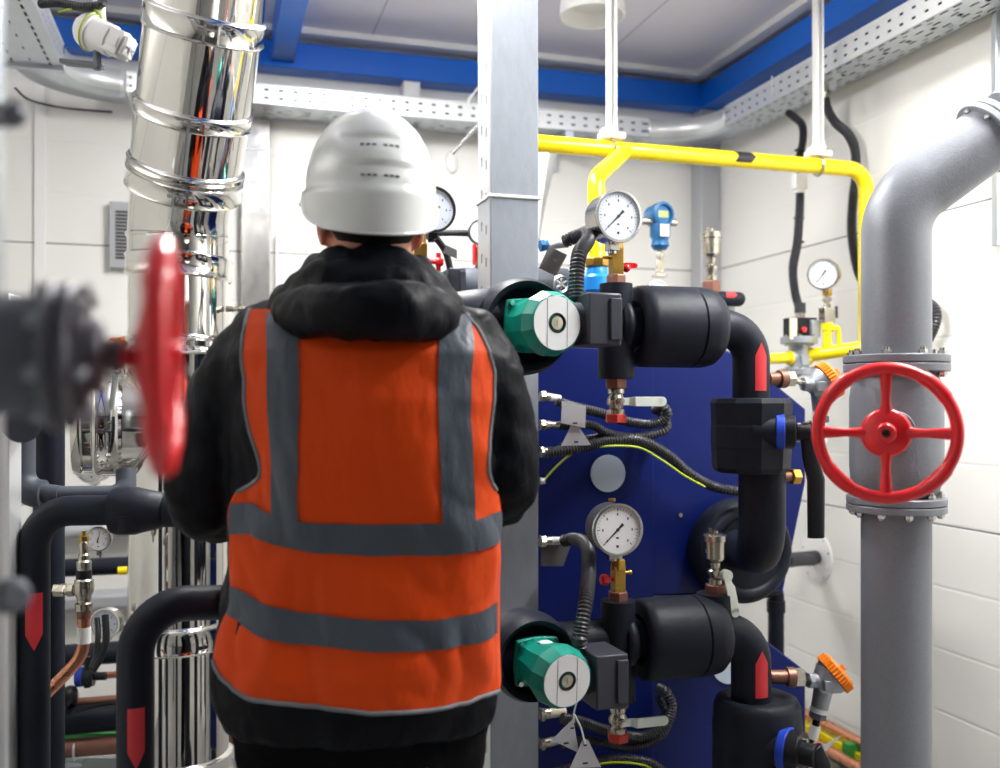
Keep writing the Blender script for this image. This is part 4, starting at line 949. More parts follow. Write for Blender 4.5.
for (px, py) in ((800, 150), (799, 218), (799, 242)): mb.tube([W(px, py, 1.1) + V((math.cos(a) * .0165, math.sin(a) * .0165, 0)) for a in [i * PI / 6 for i in range(12)]], .003, 6, closed=True)
tag(mb.build('cable_tie', 'blackp'), 'dark ties strapped round the black conduit left of the yellow pipe', 'cable tie')
mb = MB(); mb.hose([wl(824, 92, .12), wl(827, 108, .1), wl(835, 122, .07), wl(848, 134, .05), wl(855, 150, .045), wl(856, 175, .045), wl(853, 200, .045), wl(852, 235, .045), wl(860, 275, .045), wl(878, 292, .045), wl(912, 297, .045), wl(932, 306, .045), wl(936, 320, .045), wl(928, 340, .045)], .0165, .009)
tag(mb.build('conduit', 'hose'), 'long ribbed conduit from the right tray down behind the yellow pipe and grey elbow', 'conduit')
mb = MB(); mb.cyl(wl(824, 98, .12), wl(824, 84, .12), .018); mb.hexn(wl(824, 96, .12), wl(824, 92, .12), .022); tag(mb.build('cable_gland', 'nickel'), 'silver gland where the ribbed conduit leaves the right tray', 'cable gland')
mb = MB(); q = WR(772, 92, .19) ; mb.tube([WR(772, 76, .195), WR(772.5, 96, .195)], .003, 8); mb.box(WR(772, 83, .2), (.012, .006, .012), X=NV); tag(mb.build('cable_tie', 'white'), 'white tie around the side of the right cable tray', 'cable tie')

# ------------------------------------------------------------------ big grey pipe with red handwheel
GD = 1.9; gx = P(896, 400, GD); gr = .066
def gp(py): return V((gx.x, gx.y, CAMZ + (HZ - py) / F * gx.y))
t = T('grey_pipe', 'large grey pipe rising at right and bending to the upper right corner, with flanges', 'pipe', V((gx.x, gx.y, 0)))
k0 = gp(205); k1 = P(990, 136, GD + .0); kd = (k1 - k0).normalized(); fe = P(982, 142, GD)
mb = MB(); mb.tube(fillet([gp(357), k0, k0 + (k1 - k0) * 1.0], .12, 16), gr, 48); mb.build('elbow', 'grey', t, ang=60)
mb = MB(); mb.tube([k1 + kd * .05, k1 + kd * .75], gr, 48); mb.build('upper_pipe', 'grey', t)
mb = MB(); mb.tube([gp(508), V((gx.x, gx.y, 0.0))], gr, 48); mb.build('lower_pipe', 'grey', t)
def flange(parent, c, ax, r, th, nb, br=.0065, mt='grey', gap=True, bmt='steel2', phase=.2, rb=.85):
    ax = V(ax).normalized(); mb = MB(); 
    for s in (0, 1):
        a = c + ax * (th * 1.12 * s if gap else 0)
        if s and not gap: break
        mb.cyl(a, a + ax * th, r, n=56, ch=.0015)
    f = mb.build('flange', mt, parent, ang=40)
    fr = frame(c, ax); T_ = th * (2.12 if gap else 1)
    for k in range(nb):
        mb = MB(); an = phase + 2 * PI * k / nb; q = V((math.cos(an) * r * rb, math.sin(an) * r * rb, 0))
        mb.hexn(fr @ (q + V((0, 0, -.008))), fr @ q, br * 1.5); mb.hexn(fr @ (q + V((0, 0, T_))), fr @ (q + V((0, 0, T_ + .008))), br * 1.5); mb.cyl(fr @ (q + V((0, 0, -.011))), fr @ (q + V((0, 0, T_ + .013))), br * .9, n=10)
        mb.build('flange_bolt', bmt, f)
    return f
flange(t, k1 - kd * .012, kd, .078, .014, 8, .005)
flange(t, gp(372), UP, .100, .0155, 8, .006)
flange(t, gp(511), UP, .094, .014, 10, .0055)
t = T('gate_valve', 'grey gate valve body with round red four spoke handwheel facing the viewer', 'valve', gp(495))
vax = (V((0, 0, CAMZ - .03)) - gp(433)); vax.z = 0; vax = vax.normalized()
mb = MB(); H = gp(373).z - gp(496).z; mb.lathe([(0, 0), (.07, 0), (.079, .012), (.086, .035), (.088, .06), (.088, H - .05), (.084, H - .02), (.075, H), (0, H)], gp(496), UP, 48)
mb.build('body', 'grey', t, ang=60)
wc = P(886, 433, 1.60)
bc = V((gx.x, gx.y, wc.z))
mb = MB(); mb.cyl(bc + vax * .07, bc + vax * .11, .034, n=32); mb.cyl(bc + vax * .10, bc + vax * .2, .024, .02, n=24); mb.build('bonnet', 'grey', t, bevel=.002)
def handwheel(parent, c, ax, Rr, rr, up=UP, hubr=.04, mt='red', name='handwheel'):
    fr = frame(c, ax, up); mb = MB(fr); n = 96; pts = []; rs = []
    for i in range(n):
        a = 2 * PI * i / n; k = abs(((a + PI / 4) % (PI / 2)) - PI / 4); q = 1
        dd = min(abs((a - PI / 4 - j * PI / 2 + PI) % (2 * PI) - PI) for j in range(4))
        q = 1.16 if dd < .20 else 1.0
        pts.append(V((math.cos(a) * Rr, math.sin(a) * Rr, 0))); rs.append(rr * q)
    mb.tube(pts, rs, 14, closed=True, upv=(0, 0, 1)); 
    w = mb.build(name, mt, parent, ang=60)
    mb = MB(fr)
    for k in range(4):
        a = k * PI / 2; d = V((math.cos(a), math.sin(a), 0)); s = V((-math.sin(a), math.cos(a), 0)); vs = []; fs = []
        secs = [(hubr * .7, .012, .007, -.012), (hubr * 1.2, .0075, .006, -.010), (Rr * .6, .0072, .0055, -.004), (Rr * .93, .0105, .006, 0), (Rr, .0115, .006, 0)]
        for (x, hw, ht, z) in secs:
            for j in range(8):
                an = 2 * PI * j / 8 + PI / 8; vs.append(d * x + s * (math.cos(an) * hw * 1.08) + V((0, 0, z + math.sin(an) * ht)))
        for i in range(len(secs) - 1):
            for j in range(8): fs.append((i * 8 + j, i * 8 + (j + 1) % 8, (i + 1) * 8 + (j + 1) % 8, (i + 1) * 8 + j))
        mb.add(vs, fs)
    mb.build('spokes', mt, w, ang=60)
    mb = MB(fr); mb.lathe([(0, -.02), (hubr * .7, -.02), (hubr, -.015), (hubr, -.011), (hubr * .88, -.006), (hubr * .42, -.003), (hubr * .40, .009), (hubr * .33, .012), (hubr * .18, .012), (hubr * .15, .002), (0, .002)], (0, 0, 0), (0, 0, 1), 48); mb.build('hub', mt, w, ang=45)
    mb = MB(fr); mb.lathe([(0, .0035), (hubr * .14, .0035), (hubr * .14, .006), (0, .006)], (0, 0, 0), (0, 0, 1), 6); mb.build('hub_bolt', 'blackp', w)
    return w
handwheel(t, wc, vax, .1085, .0105, hubr=.041)
mb = MB(); mb.tube([bc + vax * .18, wc - vax * .01], .012, 16); mb.build('stem', 'steel2', t)
mb = MB(); mb.box(WR(998, 85, .02), (.02, .03, .95), X=NV); q = mb.build('wall_channel', 'galv', bevel=.002); tag(q, 'galvanised upright channel on the right wall at the photo edge', 'bracket')

# wall disc, rear pipes
q = WR(817, 557, .001); t = T('wall_flange', 'round white bolted cover on the right wall around a black pipe', 'cover plate', q)
mb = MB(); mb.lathe([(0, 0), (.098, 0), (.098, .004), (.09, .006), (0, .006)], q, -EV, 48); mb.build('plate', 'white', t)
mb = MB(); fr = frame(q, -EV)
for k in range(10): mb.cyl(fr @ V((math.cos(k * PI / 5) * .086, math.sin(k * PI / 5) * .086, .004)), fr @ V((math.cos(k * PI / 5) * .086, math.sin(k * PI / 5) * .086, .009)), .004, n=8)
mb.build('screw', 'steel2', t)
mb = MB(); mb.tube([q - EV * .005 , W(790, 560, 1.1)], .026, 20); tag(mb.build('insulated_pipe', 'foam'), 'black pipe entering the round white wall cover behind the black lever', 'pipe')
q2 = W(776, 590, 1.2)
mb = MB(); mb.tube(fillet([W(720, 593, 1.2), V((q2.x, q2.y, W(720, 593, 1.2).z)), V((q2.x, q2.y, .1))], .02), .0265, 22); mb.lathe([(.0265, 0), (.031, 0), (.031, .04), (.0265, .04)], drop(q2, 612), UP, 22)
tag(mb.build('insulated_pipe', 'foam', ang=50), 'thin black upright pipe seen in the gap between the two blue covers', 'pipe')
# copper and cable duct low on the right wall
def rail(name, label, a, y_at_860, r, mt, kind='pipe', y2=None):
    p = WR(860, y_at_860, a); mb = MB(); n0 = (p - R(a, 0, 0)).dot(NV); 
    A = R(a, .02, p.z); B = R(a, n0 + 1.2, p.z)
    if r < 0: mb.box((A + B) / 2, ((B - A).length, .05, -r), X=NV)
    else: mb.cyl(A, B, r, n=20)
    o = mb.build(name, mt); return tag(o, label, kind)
rail('copper_pipe', 'upper thin copper pipe along the right wall below the orange capped sensor', .03, 742, .017, 'copper')
rail('copper_pipe', 'lower thin copper pipe along the right wall beneath the yellow band', .09, 768, .019, 'copper')
rail('marked_duct', 'yellow painted strip running between the two copper pipes on the right wall', .029, 758, -.05, 'yellow', 'strip')
mb = MB(); p = WR(852, 750, .051); mb.box(p, (.04, .054, .052), X=NV); tag(mb.build('green_band', 'grn'), 'green band on the yellow strip beside the grey pipe', 'band')

# ------------------------------------------------------------------ pump group behind, between hard hat and post
rb = 1.35
cg = W(434, 209, 1.5)
t = gauge('large dark rimmed gauge half hidden behind the hard hat', cg, NV + EV * .1, .063, .35, 'blackp', 'diall', needle=2.0, stem=.03)
t = T('gauge_cock', 'brass cock with red knob beside the hard hat under the dark rimmed gauge', 'valve', drop(cg, 290))
stack(t, cg - EV * .04, [('upper_collar', 'brass', 'hex', 234, 246, .02), ('body', 'brass', 'box', 244, 264, .018), ('lower_collar', 'brass', 'hex', 262, 272, .024), ('reducer', 'bronze', 'hex', 270, 288, .026)])
mb = MB(); q = drop(cg, 262) - EV * .04; mb.cyl(q, q + EV * .055, .006); mb.lathe([(0, 0), (.012, 0), (.014, .01), (.01, .02), (0, .02)], q + EV * .045, EV, 8); mb.box(q + EV * .052, (.012, .012, .05), X=EV); mb.build('red_knob', 'red', t)
c2 = W(481, 232, 1.35)
gauge('small dark rimmed gauge peeking out at the left edge of the post', c2, NV, .037, .35, 'darkbox', 'dial', stem=.01)
t = T('gauge_cock', 'brass cock with red lever at the left edge of the post', 'valve', drop(c2, 285)); stack(t, c2, [('body', 'brass', 'box', 247, 262, .014), ('reducer', 'bronze', 'hex', 262, 268, .02), ('sleeve', 'foam', 'cyl', 268, 292, .03)])
mb = MB(); q = drop(c2, 255) - EV * .02; mb.box(q, (.01, .01, .06), X=EV); mb.build('red_lever', 'red', t)
fc = W(440, 284, 1.45); t, fr9, ax9 = pump('small teal pump face peeking out beside the jacket collar', fc, None, .032, fc - NV * .1 - EV * .01, .036, None)
tbox(t, W(454, 284, 1.43), .05, .08, .08, EV)
mb = MB(); a = W(456, 286, 1.35); b = W(500, 283, 1.35); b.z = a.z
mb.lathe([(0, 0), (.05, 0), (.055, .02), (.055, .07), (.04, .09), (.04, .4), (0, .4)], a, EV, 28)
tag(mb.build('insulated_pipe', 'foamg', ang=40), 'grey black pipe running from the small teal pump behind the post', 'pipe')
mb = MB(); mb.tube(spline([W(436, 233, 1.3), W(462, 233, 1.3), W(478, 235, 1.3)]), .010, 12); tag(mb.build('conduit', 'hose'), 'dark conduit between the two rear gauges left of the post', 'conduit')
mb = MB(); mb.tube(spline([W(430, 232, 1.45), W(440, 243, 1.45), W(446, 253, 1.45), W(450, 268, 1.45), W(453, 276, 1.45)]), .010, 12); tag(mb.build('conduit', 'hose'), 'grey conduit bending down to the small teal pump', 'conduit')
tagplate('small grey tag hanging on the bent conduit beside the hard hat', 0, [(446, 245), (457, 250), (457, 259), (443, 253)], 1.5, 'tagd')
# rear line behind upper pump between post and yellow pipe
t = T('insulated_pipe', 'dark rear pipe end with a small black handwheel, behind the upper pump', 'pipe', W(555, 285, 1.45))
mb = MB(); a = W(530, 284, 1.4); b = W(568, 284, 1.4); b.z = a.z; mb.cyl(a, b, .05, n=28, ch=.008); mb.build('insulation', 'foamg', t)
q = W(561, 284, 1.55); mb = MB(); mb.torus(q, NV + EV * .3, .022, .004, 28, 8)
for k in range(3): 
    d_ = frame(q, NV + EV * .3).to_3x3() @ V((math.cos(k * PI / 3), math.sin(k * PI / 3), 0)); mb.cyl(q - d_ * .022, q + d_ * .022, .003, n=8)
mb.cyl(q - NV * .05, q + NV * .004, .007, n=12); mb.build('handwheel', 'steel2', t)
mb = MB(); a = W(604, 296, 1.35); b = W(705, 296, 1.35); b.z = a.z; mb.cyl(a, b, .03, n=24); tag(mb.build('insulated_pipe', 'foam'), 'black rear pipe just visible behind the upper barrel jacket', 'pipe')

# ------------------------------------------------------------------ foreground valve at far left
fd = .65
t = T('gate_valve', 'out of focus dark grey valve at the left edge with red handwheel seen edge-on', 'valve', P(40, 420, fd))
vx = V((1, .30, 0)).normalized(); vw = P(163, 357, .66)
def fx(px):
    u = (px - 500) / F; k = (u * vw.y - vw.x) / (vx.x - u * vx.y); return vw + vx * k
fs_ = .66 / .76
mb = MB(); mb.tube([fx(0) - vx * .2, fx(48)], .040, 40); mb.build('body', 'greyd', t)
vf = MB(); vf.cyl(fx(47), fx(61), .051, n=40, ch=.003); vf.cyl(fx(63), fx(78), .050, n=40, ch=.003); vf = vf.build('flange', 'greyd', t)
fr = frame(fx(47), vx)
for k in range(8):
    an = k * PI / 4 + .3; q = V((math.cos(an) * .044, math.sin(an) * .044, 0)); mb = MB(); mb.hexn(fr @ (q - V((0, 0, .006))), fr @ q, .005); mb.hexn(fr @ (q + V((0, 0, .023))), fr @ (q + V((0, 0, .029))), .005); mb.build('flange_bolt', 'castal', vf)
mb = MB(); mb.cyl(fx(78), fx(88), .036, n=32); mb.cyl(fx(86), fx(103), .026, n=32, ch=.003); mb.cyl(fx(102), fx(122), .012, n=24); mb.build('bonnet', 'greyd', t)
mb = MB(); mb.cyl(fx(120), fx(152), .0083, n=24); mb.build('stem', 'red', t)
handwheel(t, fx(164), V((1, .27, 0)).normalized(), .0755, .0085, up=UP, hubr=.026)
# supply line of that valve
mb = MB(); a = fx(0) - vx * .2; mb.tube(fillet([a + vx * .005, a - vx * .1, V((a.x - .1, a.y, 0))], .06), .038, 32); tag(mb.build('grey_pipe', 'greyd'), 'dark pipe carrying the blurred valve beyond the left photo edge', 'pipe')
# blurred rod with knobs
t = T('upright_rail', 'pale upright rail at the left edge with two blurred dark clamp knobs', 'rail', P(-8, 1100, .72))
mb = MB(); q = P(-8, 400, .72); q.z = 0; mb.box(V((q.x, q.y, 1.2)), (.014, .014, 2.4)); mb.build('rail', 'galv', t, bevel=.002)
for y_, nm in ((115, 1), (596, 2)):
    mb = MB(); p = P(-8, y_, .72); mb.cyl(p, P(16, y_, .69), .013 if nm == 2 else .009, n=20, ch=.004); mb.build('clamp_knob', 'greyd', t)
mb = MB(); q = P(-8, 400, 1.9); q.z = 0; mb.box(V((q.x + .022, q.y, .95)), (.05, .05, 1.2))
tag(mb.build('steel_post', 'galv_light', bevel=.003), 'pale upright post behind the black pipes at the left edge', 'post')

# ------------------------------------------------------------------ pipes at left
def PP(*l): return [P(x, y, d) for x, y, d in l]
t = run('insulated_pipe', 'black insulated pipe with red arrow bending from the worker elbow down at left', PP((310, 1052, 1.96), (310, 508, 1.96), (34, 511, 1.93), (34, 1062, 1.93)), .0305, .075)
mb = MB(); a = P(113, 511, 1.94); b = P(167, 510, 1.945); mb.lathe([(.0305, -.001), (.046, .0), (.049, .012), (.049, .045), (.045, .06), (.036, .1), (.031, .105)], a, b - a, 32); mb.lathe([(.031, .105), (.035, .106), (.035, .15), (.031, .151)], a, b - a, 32)
mb.tube([P(128, 515, 1.92), P(130, 532, 1.92)], [.03, .022], 16); mb.build('collar', 'foam', t, ang=60)
arrow_label(t, P(34, 619, 1.93), -UP, V((.44, -.9, 0)), .115, .033, .0305)
t = run('insulated_pipe', 'front black insulated pipe with the lower red arrow bending beside the orange vest', PP((290, 1073, 1.89), (290, 601, 1.87), (135.5, 604, 1.72), (135.5, 1143, 1.72)), .0325, .085)
mb = MB(); mb.lathe([(.0325, 0), (.037, 0), (.037, .06), (.0325, .06)], P(222, 602, 1.79), P(240, 602, 1.8) - P(222, 602, 1.79), 32); mb.build('collar', 'foam', t)
arrow_label(t, P(136, 733, 1.72), -UP, V((.36, -.93, 0)), .108, .030, .0325)
run('insulated_pipe', 'dark pipe standing directly behind the red arrow pipe at left', PP((49, 395, 2.15), (49, 994, 2.15)), .033, .05)
t = run('insulated_pipe', 'grey pipe under the blurred valve, bending into a thin horizontal run', PP((22, 425, 1.6), (20, 418, 2.0), (20, 493, 2.0), (44, 494, 2.0)), .030, .045, 'foamg')
mb = MB(); mb.tube([P(40, 493, 2.0), P(60, 494, 2.0)], [.021, .018], 20); mb.tube(fillet(PP((56, 494, 2.0), (125, 493, 2.04), (126, 470, 2.06)), .03), .0165, 20); mb.tube(PP((126, 492, 2.05), (126, 470, 2.06)), .021, 20); mb.build('thin_run', 'foamg', t, ang=60)
# silver safety valve with copper tail
t = T('safety_valve', 'silver pipe fitting stack with brass tip and bent copper tail at lower left', 'valve', P(84, 650, 2.1))
sv = P(84, 560, 2.1)
mb = MB(); mb.cyl(drop(sv, 545), drop(sv, 537), .008, n=14); mb.hexn(drop(sv, 541), drop(sv, 536), .011); mb.cyl(drop(sv, 537), drop(sv, 531), .005, n=12); mb.build('brass_tip', 'brass', t)
mb = MB(); a = drop(sv, 610); H = drop(sv, 541).z - a.z
mb.lathe([(0, 0), (.018, 0), (.019, H * .1), (.014, H * .12), (.017, H * .22), (.021, H * .27), (.0215, H * .34), (.02, H * .4), (.0205, H * .43), (.013, H * .48), (.015, H * .5), (.016, H * .7), (.012, H * .73), (.012, H * .8), (.009, H * .82), (.011, H * .95), (.008, H), (0, H)], a, UP, 24); mb.build('body', 'nickel', t, ang=35)
mb = MB(); mb.cyl(drop(sv, 580), drop(sv, 570), .0165, n=24); mb.build('black_ring', 'blackp', t)
mb = MB(); q = drop(sv, 590); mb.hexn(q - V((.02, 0, 0)), q - V((.034, 0, 0)), .015); mb.cyl(q, q - V((.05, 0, 0)), .011); mb.hexn(q - V((.04, 0, 0)), q - V((.065, 0, 0)), .015); mb.build('side_outlet', 'nickel', t)
mb = MB(); mb.cyl(drop(sv, 618), drop(sv, 609), .0145, n=20); mb.build('solder_joint', 'bronze', t)
mb = MB(); mb.tube(fillet([drop(sv, 610), drop(sv, 655), P(45, 695, 2.08)], .09, 12), .0135, 20); mb.build('copper_tail', 'copper', t)
mb = MB(); mb.cyl(drop(sv, 643), drop(sv, 627), .0148, n=20); mb.build('white_sleeve', 'white', t)
gauge('small round gauge behind the silver fitting stack at lower left', P(98, 539, 2.35), V((.12, -1, 0)), .031, .45, 'steel2', 'dial', needle=-.25, stem=.02)
gauge('small round gauge with black leads crossing it at lower left', P(105, 624, 2.5), V((-.05, -1, 0)), .041, .4, 'steel2', 'diall', needle=2, stem=.012)
gauge('round gauge whose lower rim shows under the steel tee', P(91, 466, 2.75), V((-.1, -1, 0)), .052, .4, 'steel2', 'dial', stem=.012)
for o_ in (0,):
    mb = MB(); mb.tube(spline(PP((97, 618, 2.42), (98, 635, 2.4), (96, 655, 2.38), (91, 668, 2.36))), .007, 10); mb.tube(spline(PP((105, 615, 2.42), (106, 640, 2.4), (100, 658, 2.38), (92, 672, 2.36))), .009, 10)
    tag(mb.build('black_lead', 'blackp'), 'black leads hanging across the small lower left gauge', 'cable')
# horizontal runs at the wall
def hr(name, label, x0, x1, y, d, r, mt, dx=.12, cat='pipe', **k):
    a = P(x0, y, d); b = P(x1, y, d); b = V((b.x, b.y + (b.x - a.x) * .28, a.z)); mb = MB(); mb.tube([a, b], r, 22); o = mb.build(name, mt, ang=60); tag(o, label, cat); return o
hr('insulated_pipe', 'horizontal black pipe with a yellow mark behind the lower left gauge', 40, 240, 569, 3.1, .029, 'foam')
mb = MB(); a = P(117, 570, 3.17); mb.tube([a + V((0, -.012, 0)), a + V((.075, .01, 0))], .023, 20); 
hr('yellow_mark', 'yellow sleeve end on the black pipe left of the flue', 118, 136, 571, 3.04, .013, 'yellow', cat='sleeve')
hr('insulated_pipe', 'horizontal black pipe passing behind the black leads at lower left', 60, 240, 656, 3.05, .035, 'foam')
hr('insulated_pipe', 'thick horizontal black pipe above the copper pipe at the bottom left', 50, 240, 722, 2.92, .043, 'foam')
t = T('copper_pipe', 'horizontal copper pipe with a clamp at the bottom left', 'pipe', P(85, 749, 2.95))
mb = MB(); a = P(45, 750, 2.9); b = P(240, 747, 2.9); b.z = a.z; b.y += .14; mb.cyl(a, b, .028, n=22); mb.build('tube', 'bronze', t)
mb = MB(); q = P(75, 750, 2.92); mb.torus(q, V((1, .28, 0)), .030, .004, 28, 8); mb.box(q - UP * .040, (.055, .04, .015)); mb.build('clamp', 'galv', t)
hr('copper_pipe', 'thin brown copper pipe with black wires above the thick black pipe at lower left', 66, 240, 703, 2.95, .0125, 'bronze')
hr('copper_pipe', 'thin copper pipe leading right from the blue valve at lower left', 96, 240, 676, 2.85, .010, 'copper')
mb = MB(); mb.tube(spline(PP((76, 711, 2.9), (95, 706, 2.9), (117, 703, 2.92), (140, 703, 2.95))), .005, 8); tag(mb.build('black_lead', 'blackp'), 'thin black wire lying along the brown copper pipe', 'cable')
t = T('blue_valve', 'small valve with a blue ring and black collar at lower left', 'valve', P(84, 690, 2.45))
mb = MB(); a = P(76, 677, 2.8); mb.cyl(a, a + V((.022, .004, 0)), .029, n=24, ch=.003); mb.build('blue_ring', 'nblue', t)
mb = MB(); mb.cyl(a + V((.02, .004, 0)), a + V((.05, .008, 0)), .028, n=16); mb.cyl(a + V((.05, .008, 0)), a + V((.085, .01, 0)), .012, n=16); mb.cyl(a + V((.034, 0, -.03)), a + V((.034, 0, .06)), .01, n=12); mb.build('collar', 'blackp', t)
mb = MB(); mb.tube(fillet(PP((60, 705, 2.75), (70, 692, 2.75), (71, 700, 3.0)), .02), .022, 18); tag(mb.build('pipe_socket', 'blackp'), 'short black socket at the left end of the brown copper pipe', 'socket')
mb = MB(); a = P(45, 736, 3.06); b = P(200, 734, 3.06); mb.box((a + b) / 2, ((b - a).length, .06, .03)); tag(mb.build('cable_duct', 'grn'), 'green strip just above the copper pipe at the bottom left', 'strip')
mb = MB(); a = P(20, 776, 2.9); b = P(240, 774, 2.9); mb.box((a + b) / 2, ((b - a).length, .12, .06)); tag(mb.build('floor_channel', 'galv', bevel=.004), 'dull metal channel at the very bottom left beneath the copper pipe', 'channel')
# orange sensor at far left
temp_head('orange capped sensor head left of the flue above the steel tee', P(119, 348, 2.72), V((-.25, -.35, .9)), P(119, 365, 2.72), P(119, 378, 2.72), V((.8, 0, -.3)), s=.9, tail=False)
# wall cabinet low left (pale ledges)
mb = MB()
for k, (y_, h_) in enumerate(((600, .07), (530, .05))):
    q = W(100, y_, .05)
    mb.box(q, (.9, .10, h_), X=EV)
tag(mb.build('wall_ledge', 'colgrey', bevel=.02), 'pale grey double ledge on the back wall behind the lower left gauge', 'ledge')
# ------------------------------------------------------------------ the worker
PD = 1.62
def lerp_tab(tab, x):
    if x <= tab[0][0]: return tab[0][1:]
    if x >= tab[-1][0]: return tab[-1][1:]
    for i in range(len(tab) - 1):
        a, b = tab[i], tab[i + 1]
        if a[0] <= x <= b[0]:
            f = (x - a[0]) / (b[0] - a[0]); return tuple(p + (q - p) * f for p, q in zip(a[1:], b[1:]))
TR = [(265, 326, 414, .058), (280, 318, 424, .062), (292, 296, 440, .068), (303, 264, 462, .080), (314, 242, 478, .098), (330, 233, 492, .124), (355, 229, 503, .150), (400, 228, 505, .160), (450, 232, 499, .157), (500, 236, 492, .150), (550, 230, 495, .148), (600, 226, 496, .152), (655, 214, 497, .160), (690, 216, 497, .158), (712, 224, 494, .148), (730, 229, 487, .138), (760, 231, 486, .135)]
def torso(z):
    py = HZ - (z - CAMZ) * F / PD
    xl, xr, b = lerp_tab(TR, py); xl = (xl - 500) / F * PD; xr = (xr - 500) / F * PD
    return (xl + xr) / 2, (xr - xl) / 2, b
SP = 2.35
def surf(px, py, off=.008):
    """point of the back of the torso seen at (px,py)"""
    d = 1.5
    for _ in range(12):
        X = (px - 500) / F * d; z = CAMZ + (HZ - py) / F * d
        xc, a, b = torso(z); a += off; b += off; k = min(1, abs(X - xc) / a)
        d = .5 * d + .5 * (PD - b * (1 - k ** SP) ** (1 / SP))
    return V(((px - 500) / F * d, d, CAMZ + (HZ - py) / F * d))
def fold(p, amp, sc_=9, seed=0):
    q = V((p.x * sc_, p.y * sc_, p.z * sc_ * .55 + p.x * 3)) + V((seed, 0, 0)); return (noise.noise(q) + .5 * abs(noise.noise(q * 2.1))) * amp
pz = P(368, 400, PD); pz.z = 0
man = T('person', 'person seen from behind in orange vest, black jacket and white hard hat', 'person', pz)
# trunk loft used for the jacket
def loft(mb, zs, off=0, shrink=1):
    n = 48; vs = []; fs = []
    for z in zs:
        xc, a, b = torso(z); a = a * shrink + off; b = b * shrink + off
        for j in range(n):
            t_ = 2 * PI * j / n; c_, s_ = math.cos(t_), math.sin(t_); e = 2 / SP
            vs.append(V((xc + a * abs(c_) ** e * (1 if c_ > 0 else -1), PD + b * abs(s_) ** e * (1 if s_ > 0 else -1), z)))
    for i in range(len(zs) - 1):
        for j in range(n): fs.append((i * n + j, i * n + (j + 1) % n, (i + 1) * n + (j + 1) % n, (i + 1) * n + j))
    fs.append(tuple(range(n - 1, -1, -1))); fs.append(tuple((len(zs) - 1) * n + j for j in range(n)))
    mb.add(vs, fs)
zt0, zt1 = P(0, 722, PD).z, P(0, 272, PD).z
def arm_pts(side):
    if side < 0: return [P(262, 340, PD), P(232, 385, PD - .01), P(214, 440, PD - .0), P(203, 497, PD + .01), P(228, 512, PD + .12), P(262, 505, PD + .24)]
    return [P(468, 342, PD), P(488, 380, PD - .01), P(498, 430, PD), P(503, 480, PD + .01), P(490, 500, PD + .12), P(468, 500, PD + .24)]
mb = MB(); zs = [zt0 + (zt1 - zt0) * i / 40 for i in range(41)]; loft(mb, zs)
for s in (-1, 1):
    ap = spline(arm_pts(s), 6); k = len(ap)
    rr = [.062, .064, .063, .064, .054, .040]; rs = [lerp_tab([(i * 6,) + (rr[i],) for i in range(6)], j)[0] for j in range(k)]
    mb.tube(ap, rs, 20); mb.ball(ap[0], .062, 16); mb.ball(arm_pts(s)[3] + V((0, 0, -.004)), .062, 16)
jk = mb.build('jacket', 'jacket', man, ang=0, remesh=.009, smooth_it=6)
def displace(o, size, strength, tex='CLOUDS'):
    tx_ = bpy.data.textures.new('folds', tex); tx_.noise_scale = size
    md = o.modifiers.new('d', 'DISPLACE'); md.texture = tx_; md.strength = strength; md.texture_coords = 'LOCAL'; md.mid_level = .5
for p_ in jk.data.polygons: p_.use_smooth = True
displace(jk, .06, .020)
# vest outline in the photograph's frame, laid on the real back surface
LO = [(305, 252), (318, 248), (335, 245), (360, 243), (400, 245), (430, 249), (455, 256), (470, 259), (479, 257), (485, 250), (490, 240), (505, 236), (530, 234), (560, 231), (590, 228), (620, 221), (655, 213), (700, 214), (720, 218)]
RO = [(305, 460), (316, 467), (330, 478), (350, 487), (372, 493), (400, 493), (430, 488), (460, 481), (474, 481), (488, 488), (500, 491), (530, 493), (560, 495), (600, 495.5), (640, 496), (690, 496.5), (720, 496)]
HEM = [(213, 658), (222, 678), (235, 690), (260, 699), (300, 706), (370, 712), (430, 710), (470, 704), (497, 690)]
TOP = [(248, 309), (268, 309), (300, 318), (330, 335), (370, 342), (420, 335), (440, 318), (467, 314)]
def outl(py): return lerp_tab(LO, py)[0]
def outr(py): return lerp_tab(RO, py)[0]
def vpt(s, v, off=.010, top=TOP, bot=HEM, l=None, r=None, amp=.017):
    # s across 0..1, v down 0..1
    xs = 214 + (496 - 214) * s
    pt = lerp_tab(top, xs)[0]; pb = lerp_tab(bot, xs)[0]; py = pt + (pb - pt) * v
    L = outl(py) if l is None else lerp_tab(l, py)[0]; R_ = outr(py) if r is None else lerp_tab(r, py)[0]
    px = L + (R_ - L) * s; p = surf(px, py, off)
    n_ = V((p.x - torso(p.z)[0], (p.y - PD) * 1.2, 0)).normalized()
    w_ = min(1, max(0, (py - 330) / 120))
    side_ = abs(2 * s - 1)
    return p + n_ * fold(p, amp * (.3 + 1.0 * w_ * (0.35 + side_)), 9)
def cs(u): return .5 - .5 * math.cos(PI * u)          # finer towards the sides
def mixs(u): return .35 * u + .65 * cs(u)
vb = MB(); vb.grid(lambda u, v: vpt(mixs(u), v), 90, 110)
